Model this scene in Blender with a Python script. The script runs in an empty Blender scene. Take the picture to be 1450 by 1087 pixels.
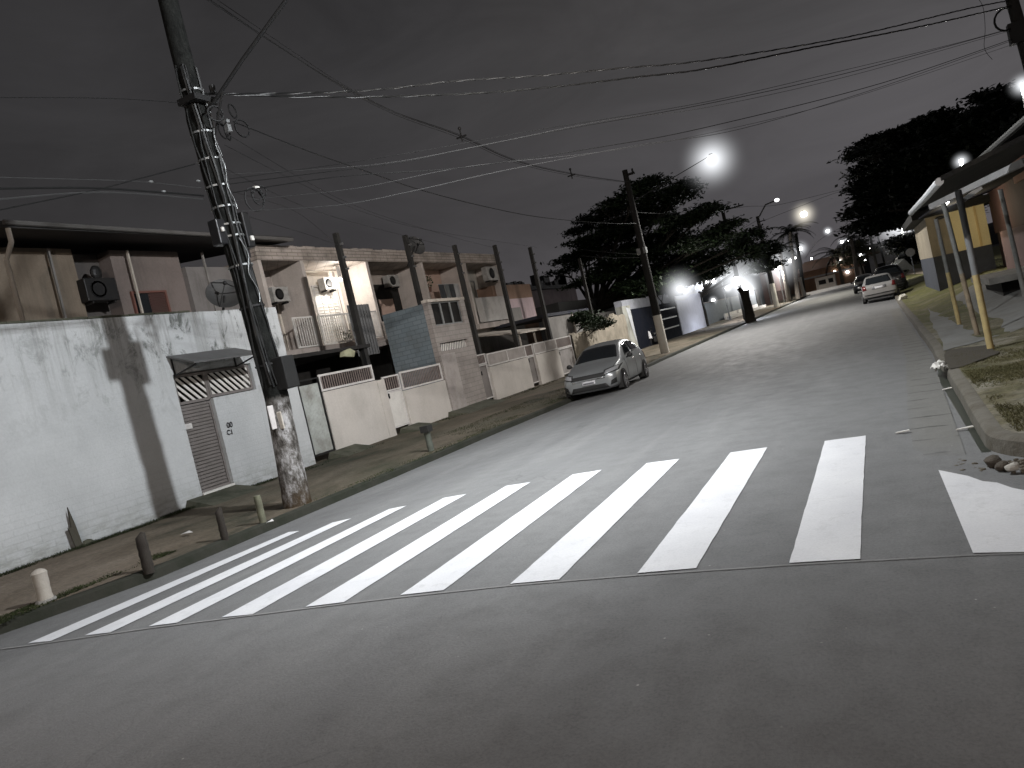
import bpy, bmesh, math, random
from mathutils import Vector, Matrix, noise
from mathutils.bvhtree import BVHTree
random.seed(7)
sc = bpy.context.scene
COL = sc.collection
PI = math.pi
# ---------------------------------------------------------------- camera model
W, H = 1450.0, 1087.0
F = 1075.0; ROLL = math.radians(13); VP = (1236, 380); CH = 1.85; K = CH/1.6
_c, _s = math.cos(ROLL), math.sin(ROLL)
def derot(x, y):
    dx, dy = x-W/2, y-H/2
    return dx*_c-dy*_s, dx*_s+dy*_c
_u0, _v0 = derot(*VP); PIT = math.atan2(_v0, F)
def lev(x, y):
    u, v = derot(x, y)
    return (u, v*math.sin(PIT)+F*math.cos(PIT), -(v*math.cos(PIT)-F*math.sin(PIT)))
_a = lev(*VP); YAW = math.atan2(_a[0], _a[1])
def ray(x, y):
    a = lev(x, y); cy, sy = math.cos(YAW), math.sin(YAW)
    return Vector((a[0]*cy-a[1]*sy, a[0]*sy+a[1]*cy, a[2]))
CAM = Vector((0, 0, CH))
def P(x, y, X=None, Y=None, Z=None):
    """the world point seen at a photo position on a plane of known X, Y or Z (metres)"""
    d = ray(x, y)
    t = X/d.x if X is not None else (Y/d.y if Y is not None else (Z-CH)/d.z)
    return CAM+d*t
def RX(X, bl, tr):
    a, b = P(*bl, X=X), P(*tr, X=X)
    return a.y, b.y, a.z, b.z
def PV(x, y, A, B):
    """on the vertical plane through plan points A and B"""
    d = ray(x, y); nx, ny = -(B[1]-A[1]), B[0]-A[0]
    t = (A[0]*nx+A[1]*ny)/(d.x*nx+d.y*ny)
    return CAM+d*t
cam = bpy.data.cameras.new("camera"); camo = bpy.data.objects.new("camera", cam); COL.objects.link(camo)
fwd = ray(W/2, H/2).normalized(); rt = (ray(W/2+1, H/2)-ray(W/2, H/2)).normalized(); up = rt.cross(fwd)
camo.matrix_world = Matrix(((rt.x, up.x, -fwd.x, 0), (rt.y, up.y, -fwd.y, 0), (rt.z, up.z, -fwd.z, CH), (0, 0, 0, 1)))
cam.sensor_width = 36; cam.lens = F/W*36; cam.clip_start = 0.1; cam.clip_end = 3000
sc.camera = camo
sc.view_settings.view_transform = 'Standard'; sc.view_settings.look = 'None'; sc.view_settings.exposure = 0
# ---------------------------------------------------------------- node helpers
def srgb(r, g, b):
    f = lambda c: (c/255/12.92) if c/255 <= .04045 else ((c/255+.055)/1.055)**2.4
    return (f(r), f(g), f(b), 1)
class NT:
    def __init__(s, name, world=False):
        if world:
            s.m = bpy.data.worlds.new(name)
        else:
            s.m = bpy.data.materials.new(name)
        s.m.use_nodes = True; s.t = s.m.node_tree; s.t.nodes.clear()
    def n(s, typ, **kw):
        nd = s.t.nodes.new(typ)
        for k, v in kw.items():
            if k.startswith('i_'):
                key = k[2:]
                key = int(key) if key.isdigit() else key.replace('_', ' ')
                if hasattr(v, 'is_output') : s.t.links.new(v, nd.inputs[key])
                else: nd.inputs[key].default_value = v
            else: setattr(nd, k, v)
        return nd
    def link(s, a, b): s.t.links.new(a, b)
    def pos(s): return s.n('ShaderNodeNewGeometry').outputs['Position']
    def obj(s): return s.n('ShaderNodeTexCoord').outputs['Object']
    def mapv(s, v, scale=(1, 1, 1), loc=(0, 0, 0)):
        return s.n('ShaderNodeMapping', i_Vector=v, i_Scale=scale, i_Location=loc).outputs[0]
    def noise(s, v, scale=1, detail=4, rough=.55, dist=0):
        return s.n('ShaderNodeTexNoise', i_Vector=v, i_Scale=scale, i_Detail=detail, i_Roughness=rough, i_Distortion=dist).outputs['Fac']
    def ramp(s, f, stops, interp='LINEAR'):
        r = s.n('ShaderNodeValToRGB'); r.color_ramp.interpolation = interp
        e = r.color_ramp.elements
        while len(e) < len(stops): e.new(.5)
        for i, (p, c) in enumerate(stops):
            e[i].position = p; e[i].color = c if hasattr(c, '__len__') else (c, c, c, 1)
        s.link(f, r.inputs[0]); return r.outputs[0]
    def mix(s, f, a, b, mode='MIX'):
        m = s.n('ShaderNodeMix', data_type='RGBA', blend_type=mode)
        for idx, v in ((0, f), (6, a), (7, b)):
            if hasattr(v, 'is_output'): s.link(v, m.inputs[idx])
            else: m.inputs[idx].default_value = v
        return m.outputs[2]
    def math(s, op, a, b=0.0, c=0.0, clamp=False):
        m = s.n('ShaderNodeMath', operation=op, use_clamp=clamp)
        for i, v in enumerate((a, b, c)):
            if hasattr(v, 'is_output'): s.link(v, m.inputs[i])
            else: m.inputs[i].default_value = v
        return m.outputs[0]
    def sep(s, v):
        q = s.n('ShaderNodeSeparateXYZ'); s.link(v, q.inputs[0]); return q.outputs
    def bsdf(s, col, rough=.8, metal=0, bump=None, bstr=.3, bdist=.02, spec=.5, alpha=None, emis=None, estr=0, trans=0):
        b = s.n('ShaderNodeBsdfPrincipled')
        def st(k, v):
            if v is None: return
            if hasattr(v, 'is_output'): s.link(v, b.inputs[k])
            else: b.inputs[k].default_value = v
        st('Base Color', col); st('Roughness', rough); st('Metallic', metal); st('Specular IOR Level', spec)
        st('Alpha', alpha); st('Transmission Weight', trans)
        if emis is not None: st('Emission Color', emis); st('Emission Strength', estr)
        if bump is not None:
            bp = s.n('ShaderNodeBump', i_Strength=bstr, i_Distance=bdist); s.link(bump, bp.inputs['Height'])
            s.link(bp.outputs[0], b.inputs['Normal'])
        o = s.n('ShaderNodeOutputMaterial'); s.link(b.outputs[0], o.inputs[0]); return s.m
def c4(r, g=None, b=None):
    return (r, r, r, 1) if g is None else (r, g, b, 1)
_mc = {}
def simple(name, col, rough=.75, metal=0, dirt=.35, scale=3.0, bump=.25, spec=.4, dirtcol=(.05, .045, .035, 1), local=False):
    if name in _mc: return _mc[name]
    t = NT(name); v = t.obj() if local else t.pos()
    n1 = t.noise(v, scale, 6, .65); n2 = t.noise(v, scale*9, 3, .6)
    f = t.ramp(n1, [(.42, 0), (.72, 1)])
    cc = t.mix(t.math('MULTIPLY', f, dirt), c4(*col), dirtcol)
    cc = t.mix(.35, cc, t.ramp(n2, [(.2, .55), (.8, 1.1)]), 'MULTIPLY')
    t.bsdf(cc, rough, metal, n2, bump, .01, spec)
    _mc[name] = t.m; return t.m
def emit(name, col, strength):
    if name in _mc: return _mc[name]
    t = NT(name); e = t.n('ShaderNodeEmission', i_Color=col, i_Strength=strength)
    o = t.n('ShaderNodeOutputMaterial'); t.link(e.outputs[0], o.inputs[0]); _mc[name] = t.m; return t.m
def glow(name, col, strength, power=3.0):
    """lamp glare painted as a self-glowing ball: emission that thins out with distance from the lamp (unit sphere, object space)"""
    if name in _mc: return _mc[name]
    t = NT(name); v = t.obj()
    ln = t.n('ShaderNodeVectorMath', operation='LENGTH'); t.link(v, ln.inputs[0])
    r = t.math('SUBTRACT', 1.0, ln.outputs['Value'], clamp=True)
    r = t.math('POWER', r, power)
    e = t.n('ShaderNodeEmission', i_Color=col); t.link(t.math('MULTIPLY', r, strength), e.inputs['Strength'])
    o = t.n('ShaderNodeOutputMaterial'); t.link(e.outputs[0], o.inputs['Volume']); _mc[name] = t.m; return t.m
# ---------------------------------------------------------------- mesh builder
class MB:
    def __init__(s): s.v = []; s.f = []
    def add(s, vs, fs):
        o = len(s.v); s.v += [tuple(v) for v in vs]; s.f += [tuple(i+o for i in f) for f in fs]; return s
    def box(s, x0, x1, y0, y1, z0, z1):
        if x0 > x1: x0, x1 = x1, x0
        if y0 > y1: y0, y1 = y1, y0
        if z0 > z1: z0, z1 = z1, z0
        return s.add([(x0, y0, z0), (x1, y0, z0), (x1, y1, z0), (x0, y1, z0), (x0, y0, z1), (x1, y0, z1), (x1, y1, z1), (x0, y1, z1)],
              [(0, 3, 2, 1), (4, 5, 6, 7), (0, 1, 5, 4), (1, 2, 6, 5), (2, 3, 7, 6), (3, 0, 4, 7)])
    def hexa(s, b, t):
        return s.add(list(b)+list(t), [(3, 2, 1, 0), (4, 5, 6, 7), (0, 1, 5, 4), (1, 2, 6, 5), (2, 3, 7, 6), (3, 0, 4, 7)])
    def bar(s, a, b, w, h=None):
        a, b = Vector(a), Vector(b); h = h or w; d = (b-a).normalized()
        r = d.cross(Vector((0, 0, 1)))
        if r.length < 1e-3: r = Vector((1, 0, 0))
        r.normalize(); u = r.cross(d)
        q = lambda p: [p-r*w/2-u*h/2, p+r*w/2-u*h/2, p+r*w/2+u*h/2, p-r*w/2+u*h/2]
        return s.hexa(q(a), q(b))
    def tube(s, pts, r, n=8, cap=True):
        pts = [Vector(p) for p in pts]; rr = r if hasattr(r, '__len__') else [r]*len(pts)
        vs = []; fs = []; pr = None
        for i, p in enumerate(pts):
            d = (pts[min(i+1, len(pts)-1)]-pts[max(i-1, 0)]).normalized()
            if pr is None:
                a = d.cross(Vector((0, 0, 1)))
                if a.length < 1e-3: a = Vector((1, 0, 0))
            else: a = pr-d*pr.dot(d)
            a.normalize(); pr = a; b = d.cross(a)
            vs += [p+(a*math.cos(2*PI*k/n)+b*math.sin(2*PI*k/n))*rr[i] for k in range(n)]
        for i in range(len(pts)-1):
            for k in range(n):
                fs.append((i*n+k, i*n+(k+1) % n, (i+1)*n+(k+1) % n, (i+1)*n+k))
        if cap: fs.append(tuple(range(n-1, -1, -1))); fs.append(tuple((len(pts)-1)*n+k for k in range(n)))
        return s.add(vs, fs)
    def cyl(s, a, b, r, r2=None, n=16): return s.tube([a, b], [r, r if r2 is None else r2], n)
    def ell(s, c, rx, ry=None, rz=None, nu=14, nv=8):
        ry = ry or rx; rz = rz or rx; c = Vector(c); vs = []; fs = []
        for j in range(nv+1):
            th = PI*j/nv
            for i in range(nu):
                ph = 2*PI*i/nu
                vs.append(c+Vector((rx*math.sin(th)*math.cos(ph), ry*math.sin(th)*math.sin(ph), rz*math.cos(th))))
        for j in range(nv):
            for i in range(nu): fs.append((j*nu+i, (j+1)*nu+i, (j+1)*nu+(i+1) % nu, j*nu+(i+1) % nu))
        return s.add(vs, fs)
    def prism(s, poly, vec):
        n = len(poly); a = [Vector(p) for p in poly]; b = [p+Vector(vec) for p in a]
        return s.add(a+b, [tuple(range(n-1, -1, -1)), tuple(range(n, 2*n))]+[(i, (i+1) % n, n+(i+1) % n, n+i) for i in range(n)])
    def grid(s, fn, nu, nv):
        vs = [fn(i/nu, j/nv) for j in range(nv+1) for i in range(nu+1)]
        return s.add(vs, [(j*(nu+1)+i, j*(nu+1)+i+1, (j+1)*(nu+1)+i+1, (j+1)*(nu+1)+i) for j in range(nv) for i in range(nu)])
def base_of(o):
    while o.parent: o = o.parent
    return o.location
def obj(name, mb, mat, parent=None, smooth=False, bevel=0, local=False, label=None, sub=0):
    me = bpy.data.meshes.new(name)
    off = Vector((0, 0, 0)) if (parent is None or local) else -Vector(base_of(parent))
    me.from_pydata([tuple(Vector(v)+off) for v in mb.v], [], mb.f); me.update()
    bm = bmesh.new(); bm.from_mesh(me); bmesh.ops.remove_doubles(bm, verts=bm.verts, dist=1e-5)
    bmesh.ops.recalc_face_normals(bm, faces=bm.faces); bm.to_mesh(me); bm.free()
    if smooth:
        for p in me.polygons: p.use_smooth = True
        try: me.set_sharp_from_angle(angle=math.radians(40))
        except Exception: pass
    me.materials.append(mat)
    o = bpy.data.objects.new(name, me); COL.objects.link(o)
    if parent is not None: o.parent = parent
    if bevel:
        m = o.modifiers.new('bevel', 'BEVEL'); m.width = bevel; m.segments = 2; m.limit_method = 'ANGLE'
    if sub:
        m = o.modifiers.new('sub', 'SUBSURF'); m.levels = sub; m.render_levels = sub
    if label: o['label'] = label
    return o
def tag(o, label, cat, group=None, kind=None):
    o['label'] = label; o['category'] = cat
    if group: o['group'] = group
    if kind: o['kind'] = kind
    return o
def thing(name, label, cat, loc=(0, 0, 0), group=None, rz=0):
    o = bpy.data.objects.new(name, None); COL.objects.link(o); o.empty_display_size = .2
    o.location = loc; o.rotation_euler = (0, 0, rz)
    return tag(o, label, cat, group)
def struct(name, mb, mat, parent=None, **kw):
    o = obj(name, mb, mat, parent, **kw)
    if parent is None: o['kind'] = 'structure'
    return o
def copy_tree(o, parent=None):
    c = o.copy(); COL.objects.link(c)
    if parent is not None: c.parent = parent
    for ch in list(o.children): copy_tree(ch, c)
    return c
def light(name, loc, power, col, rad=.15, parent=None):
    l = bpy.data.lights.new(name, 'POINT'); l.energy = power; l.color = col[:3]; l.shadow_soft_size = rad
    o = bpy.data.objects.new(name, l); COL.objects.link(o)
    if parent is not None: o.parent = parent; o.location = Vector(loc)-Vector(parent.location)
    else: o.location = loc
    return o
def spot(name, loc, target, power, col, ang=120, rad=.15, parent=None, blend=.6):
    l = bpy.data.lights.new(name, 'SPOT'); l.energy = power; l.color = col[:3]; l.shadow_soft_size = rad
    l.spot_size = math.radians(ang); l.spot_blend = blend
    o = bpy.data.objects.new(name, l); COL.objects.link(o)
    d = (Vector(target)-Vector(loc)).normalized()
    o.rotation_euler = d.to_track_quat('-Z', 'Y').to_euler()
    if parent is not None: o.parent = parent; o.location = Vector(loc)-Vector(parent.location)
    else: o.location = loc
    return o
def sm(a, b, x):
    t = max(0, min(1, (x-a)/(b-a))); return t*t*(3-2*t)
# ================================================================ world: dim overcast night sky
def make_world():
    t = NT("World", world=True); sc.world = t.m
    d = t.n('ShaderNodeTexCoord').outputs['Generated']
    x, y, z = t.sep(d)
    el = t.ramp(z, [(0.0, srgb(97, 94, 98)), (.12, srgb(88, 86, 89)), (.3, srgb(77, 76, 78)), (.6, srgb(66, 65, 67)), (1, srgb(56, 57, 60))])
    # darker towards the left of the street
    az = t.math('ADD', t.math('MULTIPLY', x, .9), t.math('MULTIPLY', y, .45))
    azf = t.ramp(t.math('MULTIPLY_ADD', az, .5, .5, clamp=True), [(.05, .44), (.42, .56), (.62, .82), (.76, 1.0), (1, .82)])
    cl = t.noise(t.mapv(d, (1.8, 1.8, 4.5)), 1.7, 7, .6, .8)
    clf = t.ramp(cl, [(.28, .74), (.5, .96), (.72, 1.16)])
    tint = t.mix(t.ramp(t.noise(d, 1.1, 2), [(.4, 0), (.65, 1)]), c4(1, 1, 1), c4(1.02, 1, .97))
    c = t.mix(1, t.mix(1, t.mix(1, el, azf, 'MULTIPLY'), clf, 'MULTIPLY'), tint, 'MULTIPLY')
    b = t.n('ShaderNodeBackground', i_Color=c, i_Strength=1.0)
    o = t.n('ShaderNodeOutputWorld'); t.link(b.outputs[0], o.inputs[0])
make_world()
# ================================================================ materials
def m_asphalt(joints=False):
    t = NT('gutter_slabs' if joints else 'asphalt'); p = t.pos()
    big = t.noise(t.mapv(p, (.35, .12, 1)), 1.0, 5, .6, .6)
    streak = t.noise(t.mapv(p, (1.3, .09, 1), (3, 0, 0)), 1.0, 5, .65, 1.2)
    fine = t.noise(p, 55, 4, .75); mid = t.noise(p, 3.2, 5, .65)
    c = t.ramp(big, [(.3, c4(.112, .112, .113)), (.7, c4(.165, .166, .165))])
    c = t.mix(t.ramp(streak, [(.5, 0), (.75, .38)]), c, c4(.22, .219, .213))
    c = t.mix(t.math('MULTIPLY', t.ramp(mid, [(.48, 0), (.75, 1)]), .35), c, c4(.095, .094, .092))
    c = t.mix(.85, c, t.ramp(fine, [(.25, .62), (.5, .98), (.74, 1.22), (.86, 1.9)]), 'MULTIPLY')
    # dusty pale chips
    vo = t.n('ShaderNodeTexVoronoi', i_Vector=p, i_Scale=5.5, i_Randomness=1.0)
    chip = t.ramp(vo.outputs['Distance'], [(.03, 1), (.05, 0)], 'EASE')
    sel = t.ramp(t.noise(p, 1.7, 2), [(.5, 0), (.6, 1)])
    c = t.mix(t.math('MULTIPLY', chip, t.math('MULTIPLY', sel, .8)), c, c4(.42, .42, .4))
    # brown tint in the near junction and along the left verge
    x, y, z = t.sep(p)
    near = t.math('MULTIPLY', t.ramp(t.math('MULTIPLY_ADD', y, -.2, 1.05, clamp=True), [(0, 0), (.8, 1)]), .6)
    c = t.mix(near, c, t.mix(1, c, c4(.98, .86, .80), 'MULTIPLY'))
    # fine cracks
    vc = t.n('ShaderNodeTexVoronoi', feature='DISTANCE_TO_EDGE', i_Scale=.55)
    t.link(t.n('ShaderNodeVectorMath', operation='ADD', i_0=p, i_1=t.n('ShaderNodeTexNoise', i_Vector=p, i_Scale=1.5).outputs['Color']).outputs[0], vc.inputs['Vector'])
    cr = t.ramp(vc.outputs['Distance'], [(.004, 1), (.012, 0)])
    cm = t.math('MULTIPLY', cr, t.ramp(t.noise(p, .28, 2), [(.56, 0), (.64, .3)]))
    c = t.mix(cm, c, c4(.03))
    h = t.math('ADD', t.math('MULTIPLY', fine, 1.0), t.math('MULTIPLY', mid, .6))
    if joints:
        fy = t.math('ABSOLUTE', t.math('SUBTRACT', t.math('FRACT', t.math('ADD', t.math('MULTIPLY', y, 1.55), t.math('MULTIPLY', t.noise(p, 3, 3), .25))), .5))
        jm = t.math('MULTIPLY', t.ramp(fy, [(.0, 1), (.06, 0)]), t.ramp(t.noise(p, 2.2, 2), [(.4, 0), (.5, .9)]))
        jm = t.math('MULTIPLY', jm, t.ramp(t.math('ADD', x, .15, clamp=True), [(0, 0), (.3, 1)]))
        yf = t.ramp(t.math('MULTIPLY_ADD', y, .5, -3.75, clamp=True), [(.02, 0), (.5, 1)]); jm = t.math('MULTIPLY', jm, yf)
        c = t.mix(t.math('MULTIPLY', yf, t.ramp(t.math('ADD', x, .25, clamp=True), [(0, 0), (.45, .5)])), c, c4(.13, .125, .108)); c = t.mix(jm, c, c4(.02, .019, .016)); h = t.math('SUBTRACT', h, jm)
    return t.bsdf(c, t.ramp(mid, [(.3, .62), (.7, .82)]), 0, h, .55, .012, .45)
ASPH = m_asphalt()
def m_roadpaint():
    t = NT('road_paint'); p = t.pos()
    fine = t.noise(p, 60, 4, .7); big = t.noise(p, 1.3, 4, .6); w = t.noise(p, 7, 6, .7)
    c = t.ramp(big, [(.3, c4(.58, .58, .60)), (.7, c4(.68, .68, .69))])
    c = t.mix(t.ramp(w, [(.54, 0), (.72, .45)]), c, c4(.4, .4, .4))
    c = t.mix(.5, c, t.ramp(fine, [(.3, .8), (.6, 1.05)]), 'MULTIPLY')
    return t.bsdf(c, .55, 0, fine, .35, .008, .5)
PAINT = m_roadpaint()
def m_pavement():
    t = NT('pavement_dirt'); p = t.pos()
    n1 = t.noise(t.mapv(p, (.6, .25, 1)), 1, 6, .65, .5); n2 = t.noise(p, 14, 5, .7); n3 = t.noise(t.mapv(p, (1, .5, 1), (9, 2, 0)), .7, 4, .6)
    c = t.ramp(n1, [(.32, c4(.03, .032, .022)), (.44, c4(.115, .092, .068)), (.60, c4(.17, .14, .11)), (.78, c4(.24, .215, .18))])
    x, y, z = t.sep(p)
    gr = t.ramp(t.math('MULTIPLY_ADD', y, .06, -.42, clamp=True), [(0, 0), (.35, .75), (1, .5)])
    c = t.mix(t.math('MULTIPLY', gr, t.ramp(n3, [(.35, 1), (.6, .3)])), c, c4(.042, .048, .030))
    c = t.mix(.7, c, t.ramp(n2, [(.25, .5), (.75, 1.4)]), 'MULTIPLY')
    return t.bsdf(c, .92, 0, t.math('ADD', n2, n1), .6, .03, .2)
PAVE = m_pavement()
def m_verge():
    t = NT('verge_dirt'); p = t.pos()
    n1 = t.noise(p, .75, 6, .65, .4); n2 = t.noise(p, 18, 5, .7)
    c = t.ramp(n1, [(.36, c4(.085, .085, .04)), (.47, c4(.13, .115, .07)), (.58, c4(.20, .185, .145)), (.75, c4(.26, .25, .215))])
    x, y, z = t.sep(p)
    gz = t.math('MULTIPLY', t.ramp(t.math('MULTIPLY_ADD', y, .1, -1.9, clamp=True), [(0, 0), (.5, 1)]), t.ramp(t.noise(p, 1.1, 5, .7), [(.35, .2), (.55, 1)]))
    c = t.mix(t.math('MULTIPLY', gz, .85), c, t.mix(t.noise(p, 3, 4), c4(.07, .085, .02), c4(.19, .18, .06)))
    n3 = t.noise(p, 5, 5, .7); c = t.mix(t.ramp(n3, [(.48, 0), (.66, .7)]), c, c4(.05, .045, .03))
    c = t.mix(.8, c, t.ramp(n2, [(.25, .45), (.75, 1.4)]), 'MULTIPLY')
    return t.bsdf(c, .92, 0, t.math('ADD', n2, n1), .8, .04, .2)
VERGE = m_verge()
CONC = simple('concrete', (.26, .25, .23), .85, 0, .6, 1.7, .5)
CONCD = simple('mossy_concrete', (.085, .085, .062), .9, 0, .9, 2.2, .6, dirtcol=(.016, .022, .01, 1))
KERBL = simple('mossy_kerb', (.026, .026, .019), .9, 0, .9, 2.2, .6, dirtcol=(.010, .014, .006, 1))
KERBR = simple('kerb_concrete', (.12, .11, .092), .95, 0, .9, 4, 1.0, dirtcol=(.07, .06, .042, 1))
def m_gutter():
    t = NT('gutter_slabs'); p = t.pos(); x, y, z = t.sep(p)
    n1 = t.noise(p, 1.6, 6, .65); n2 = t.noise(p, 20, 4, .7)
    c = t.ramp(n1, [(.3, c4(.10, .098, .09)), (.6, c4(.15, .148, .14)), (.8, c4(.19, .186, .175))])
    fy = t.math('ABSOLUTE', t.math('SUBTRACT', t.math('FRACT', t.math('ADD', t.math('MULTIPLY', y, 1.55), t.math('MULTIPLY', t.noise(p, 3, 3), .18))), .5))
    j = t.ramp(fy, [(.0, 1), (.045, 0)])
    jm = t.math('MULTIPLY', t.math('MULTIPLY', j, t.ramp(t.math('ADD', x, .15, clamp=True), [(0, 0), (.3, 1)])), t.ramp(t.noise(p, 2.2, 2), [(.4, 0), (.5, 1)]))
    c = t.mix(jm, c, c4(.018, .017, .014)); c = t.mix(.6, c, t.ramp(n2, [(.25, .6), (.75, 1.3)]), 'MULTIPLY')
    return t.bsdf(c, .85, 0, t.math('SUBTRACT', n2, jm), .6, .03, .3)
GUT = m_asphalt(True)
WATER = NT('gutter_water'); WATER = WATER.bsdf(c4(.022, .026, .018), .45, 0, None, spec=.4)
def m_whitewall():
    t = NT('stained_white_plaster'); p = t.pos(); x, y, z = t.sep(p)
    n1 = t.noise(p, .8, 6, .65); n2 = t.noise(p, 24, 4, .7)
    c = t.ramp(n1, [(.3, c4(.45, .465, .47)), (.7, c4(.56, .575, .58))])
    # streaks running down from the coping
    s = t.noise(t.mapv(p, (1, 2.6, .16)), 1.0, 6, .75)
    top = t.ramp(t.math('MULTIPLY_ADD', z, .55, -1.35, clamp=True), [(.0, 0), (.45, .55), (1, 1)])
    sm_ = t.math('MULTIPLY', t.ramp(s, [(.50, 0), (.66, 1)]), top)
    c = t.mix(t.math('MULTIPLY', sm_, .75), c, c4(.17, .165, .15))
    # mould blotches
    m = t.noise(t.mapv(p, (1, 1.2, .8), (4, 1, 7)), 2.2, 8, .75, .5)
    mm = t.math('MULTIPLY', t.ramp(m, [(.52, 0), (.62, 1)]), t.ramp(t.math('MULTIPLY_ADD', z, .6, -1.2, clamp=True), [(0, 0), (.9, 1)]))
    mm = t.math('MULTIPLY', mm, t.ramp(t.math('MULTIPLY_ADD', y, .22, -1.9, clamp=True), [(0, .35), (.6, 1)]))
    c = t.mix(t.math('MULTIPLY', mm, .8), c, c4(.055, .062, .05))
    # splash and damp line near the base
    b = t.math('MULTIPLY', t.ramp(t.math('MULTIPLY', z, 1.0, clamp=True), [(.2, 1), (.75, 0)]), t.ramp(t.noise(t.mapv(p, (1, 1, 3)), 2.6, 6, .7), [(.42, 0), (.62, 1)]))
    c = t.mix(t.math('MULTIPLY', b, .6), c, c4(.16, .16, .12))
    # brick courses ghosting through the paint
    br = t.n('ShaderNodeTexBrick', i_Scale=1.0, i_Mortar_Size=.012, i_Brick_Width=.42, i_Row_Height=.12)
    cb = t.n('ShaderNodeCombineXYZ'); t.link(y, cb.inputs[0]); t.link(z, cb.inputs[1]); t.link(cb.outputs[0], br.inputs['Vector'])
    bf = br.outputs['Fac']
    lowm = t.ramp(t.math('MULTIPLY', z, .5, clamp=True), [(.1, .3), (.6, .012)])
    c = t.mix(t.math('MULTIPLY', bf, lowm), c, c4(.28, .29, .29))
    h = t.math('ADD', t.math('MULTIPLY', n2, .5), t.math('ADD', t.math('MULTIPLY', bf, -.15), n1))
    c = t.mix(.4, c, t.ramp(n2, [(.25, .8), (.75, 1.1)]), 'MULTIPLY')
    return t.bsdf(c, .85, 0, h, .5, .02, .25)
WWALL = m_whitewall()
def m_tile(name, c1, c2, bw, rh, mort=.012, mc=(.25, .24, .23), dirt=.4):
    t = NT(name); p = t.pos(); x, y, z = t.sep(p)
    br = t.n('ShaderNodeTexBrick', i_Scale=1.0, i_Mortar_Size=mort, i_Brick_Width=bw, i_Row_Height=rh, i_Color1=c4(*c1), i_Color2=c4(*c2), i_Mortar=c4(*mc))
    cb = t.n('ShaderNodeCombineXYZ'); t.link(t.math('ADD', x, y), cb.inputs[0]); t.link(z, cb.inputs[1]); t.link(cb.outputs[0], br.inputs['Vector'])
    n1 = t.noise(p, 1.4, 6, .65)
    c = t.mix(t.math('MULTIPLY', t.ramp(n1, [(.45, 0), (.75, 1)]), dirt), br.outputs['Color'], c4(.06, .055, .045))
    return t.bsdf(c, .6, 0, br.outputs['Fac'], -.4, .01, .35)
TILEB = m_tile('blue_grey_block', (.17, .205, .225), (.145, .18, .20), .34, .15, .012, (.11, .13, .14))
TILEP = m_tile('pale_wall_tile', (.33, .30, .28), (.30, .27, .25), .5, .16, .008, (.2, .18, .165))
def plaster(name, col, dirt=.35, streak=.5, top=6.0):
    col = tuple(min(.8, v*1.2) for v in col)
    if name in _mc: return _mc[name]
    t = NT(name); p = t.pos(); x, y, z = t.sep(p)
    n1 = t.noise(p, .9, 6, .65); n2 = t.noise(p, 20, 4, .7)
    s = t.noise(t.mapv(p, (2.2, 2.2, .2)), 1.0, 6, .7)
    c = t.mix(t.math('MULTIPLY', t.ramp(n1, [(.42, 0), (.72, 1)]), dirt), c4(*col), c4(col[0]*.35, col[1]*.35, col[2]*.32))
    c = t.mix(t.math('MULTIPLY', t.ramp(s, [(.52, 0), (.7, 1)]), streak), c, c4(.07, .065, .055))
    c = t.mix(.4, c, t.ramp(n2, [(.25, .75), (.75, 1.15)]), 'MULTIPLY')
    _mc[name] = t.bsdf(c, .88, 0, t.math('ADD', n2, n1), .45, .02, .25); return _mc[name]
BEIGE = plaster('beige_plaster', (.30, .235, .185)); PINKISH = plaster('pink_brown_plaster', (.30, .25, .22))
SALMON = plaster('salmon_plaster', (.44, .32, .265), .2, .2); CREAM = plaster('cream_plaster', (.46, .42, .37), .3, .35)
LOWW = plaster('low_wall_plaster', (.44, .415, .385), .3, .08); GREYP = plaster('grey_render', (.20, .19, .18), .5, .6)
DIRTYW = plaster('mouldy_render', (.30, .30, .27), .8, .9); RUIN = plaster('crumbling_beige_render', (.26, .23, .185), .8, .15)
MAROON = plaster('maroon_paint', (.06, .032, .03), .4, .3); PINKW = plaster('dusty_pink_paint', (.15, .098, .095), .35, .2)
YELLOWW = plaster('yellow_paint', (.68, .57, .33), .12, .1); DADO = plaster('slate_blue_paint', (.05, .055, .068), .3, .2)
BROWNW = plaster('brown_render', (.20, .13, .095), .4, .4); ORANGEW = plaster('orange_render', (.26, .155, .10), .3, .3)
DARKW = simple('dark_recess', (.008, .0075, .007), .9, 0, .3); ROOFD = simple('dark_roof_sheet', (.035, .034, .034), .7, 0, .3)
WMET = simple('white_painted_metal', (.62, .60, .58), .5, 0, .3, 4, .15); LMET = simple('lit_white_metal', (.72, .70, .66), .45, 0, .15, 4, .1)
DMET = simple('dark_metal', (.025, .025, .026), .5, .4, .3); GMET = simple('galvanised_metal', (.33, .34, .34), .45, .6, .4)
GALV = simple('rusty_galvanised_sheet', (.48, .51, .49), .6, .2, .6, 2, .2, dirtcol=(.12, .09, .06, 1))
CAB = NT('cable_rubber').bsdf(c4(.010), .6, 0, None, spec=.25); BARE = NT('bare_aluminium').bsdf(c4(.55), .28, 1.0, None)
GREYCAB = NT('grey_cable').bsdf(c4(.045), .6, .1, None, spec=.3)
GLASSD = NT('dark_glass').bsdf(c4(.012, .014, .016), .07, 0, None, spec=.7)
RAILG = simple('frosted_rail_panel', (.36, .33, .31), .4, 0, .3, 3, .1)
WOODD = simple('weathered_wood', (.028, .022, .018), .9, 0, .5, 6, .8); BLACKP = simple('blackened_post', (.018, .017, .016), .85, 0, .3, 5, .5)
RED = simple('red_paint', (.30, .03, .025), .35, 0, .2); RUBBER = NT('tyre_rubber').bsdf(c4(.015), .85, 0, None, spec=.2)
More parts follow.
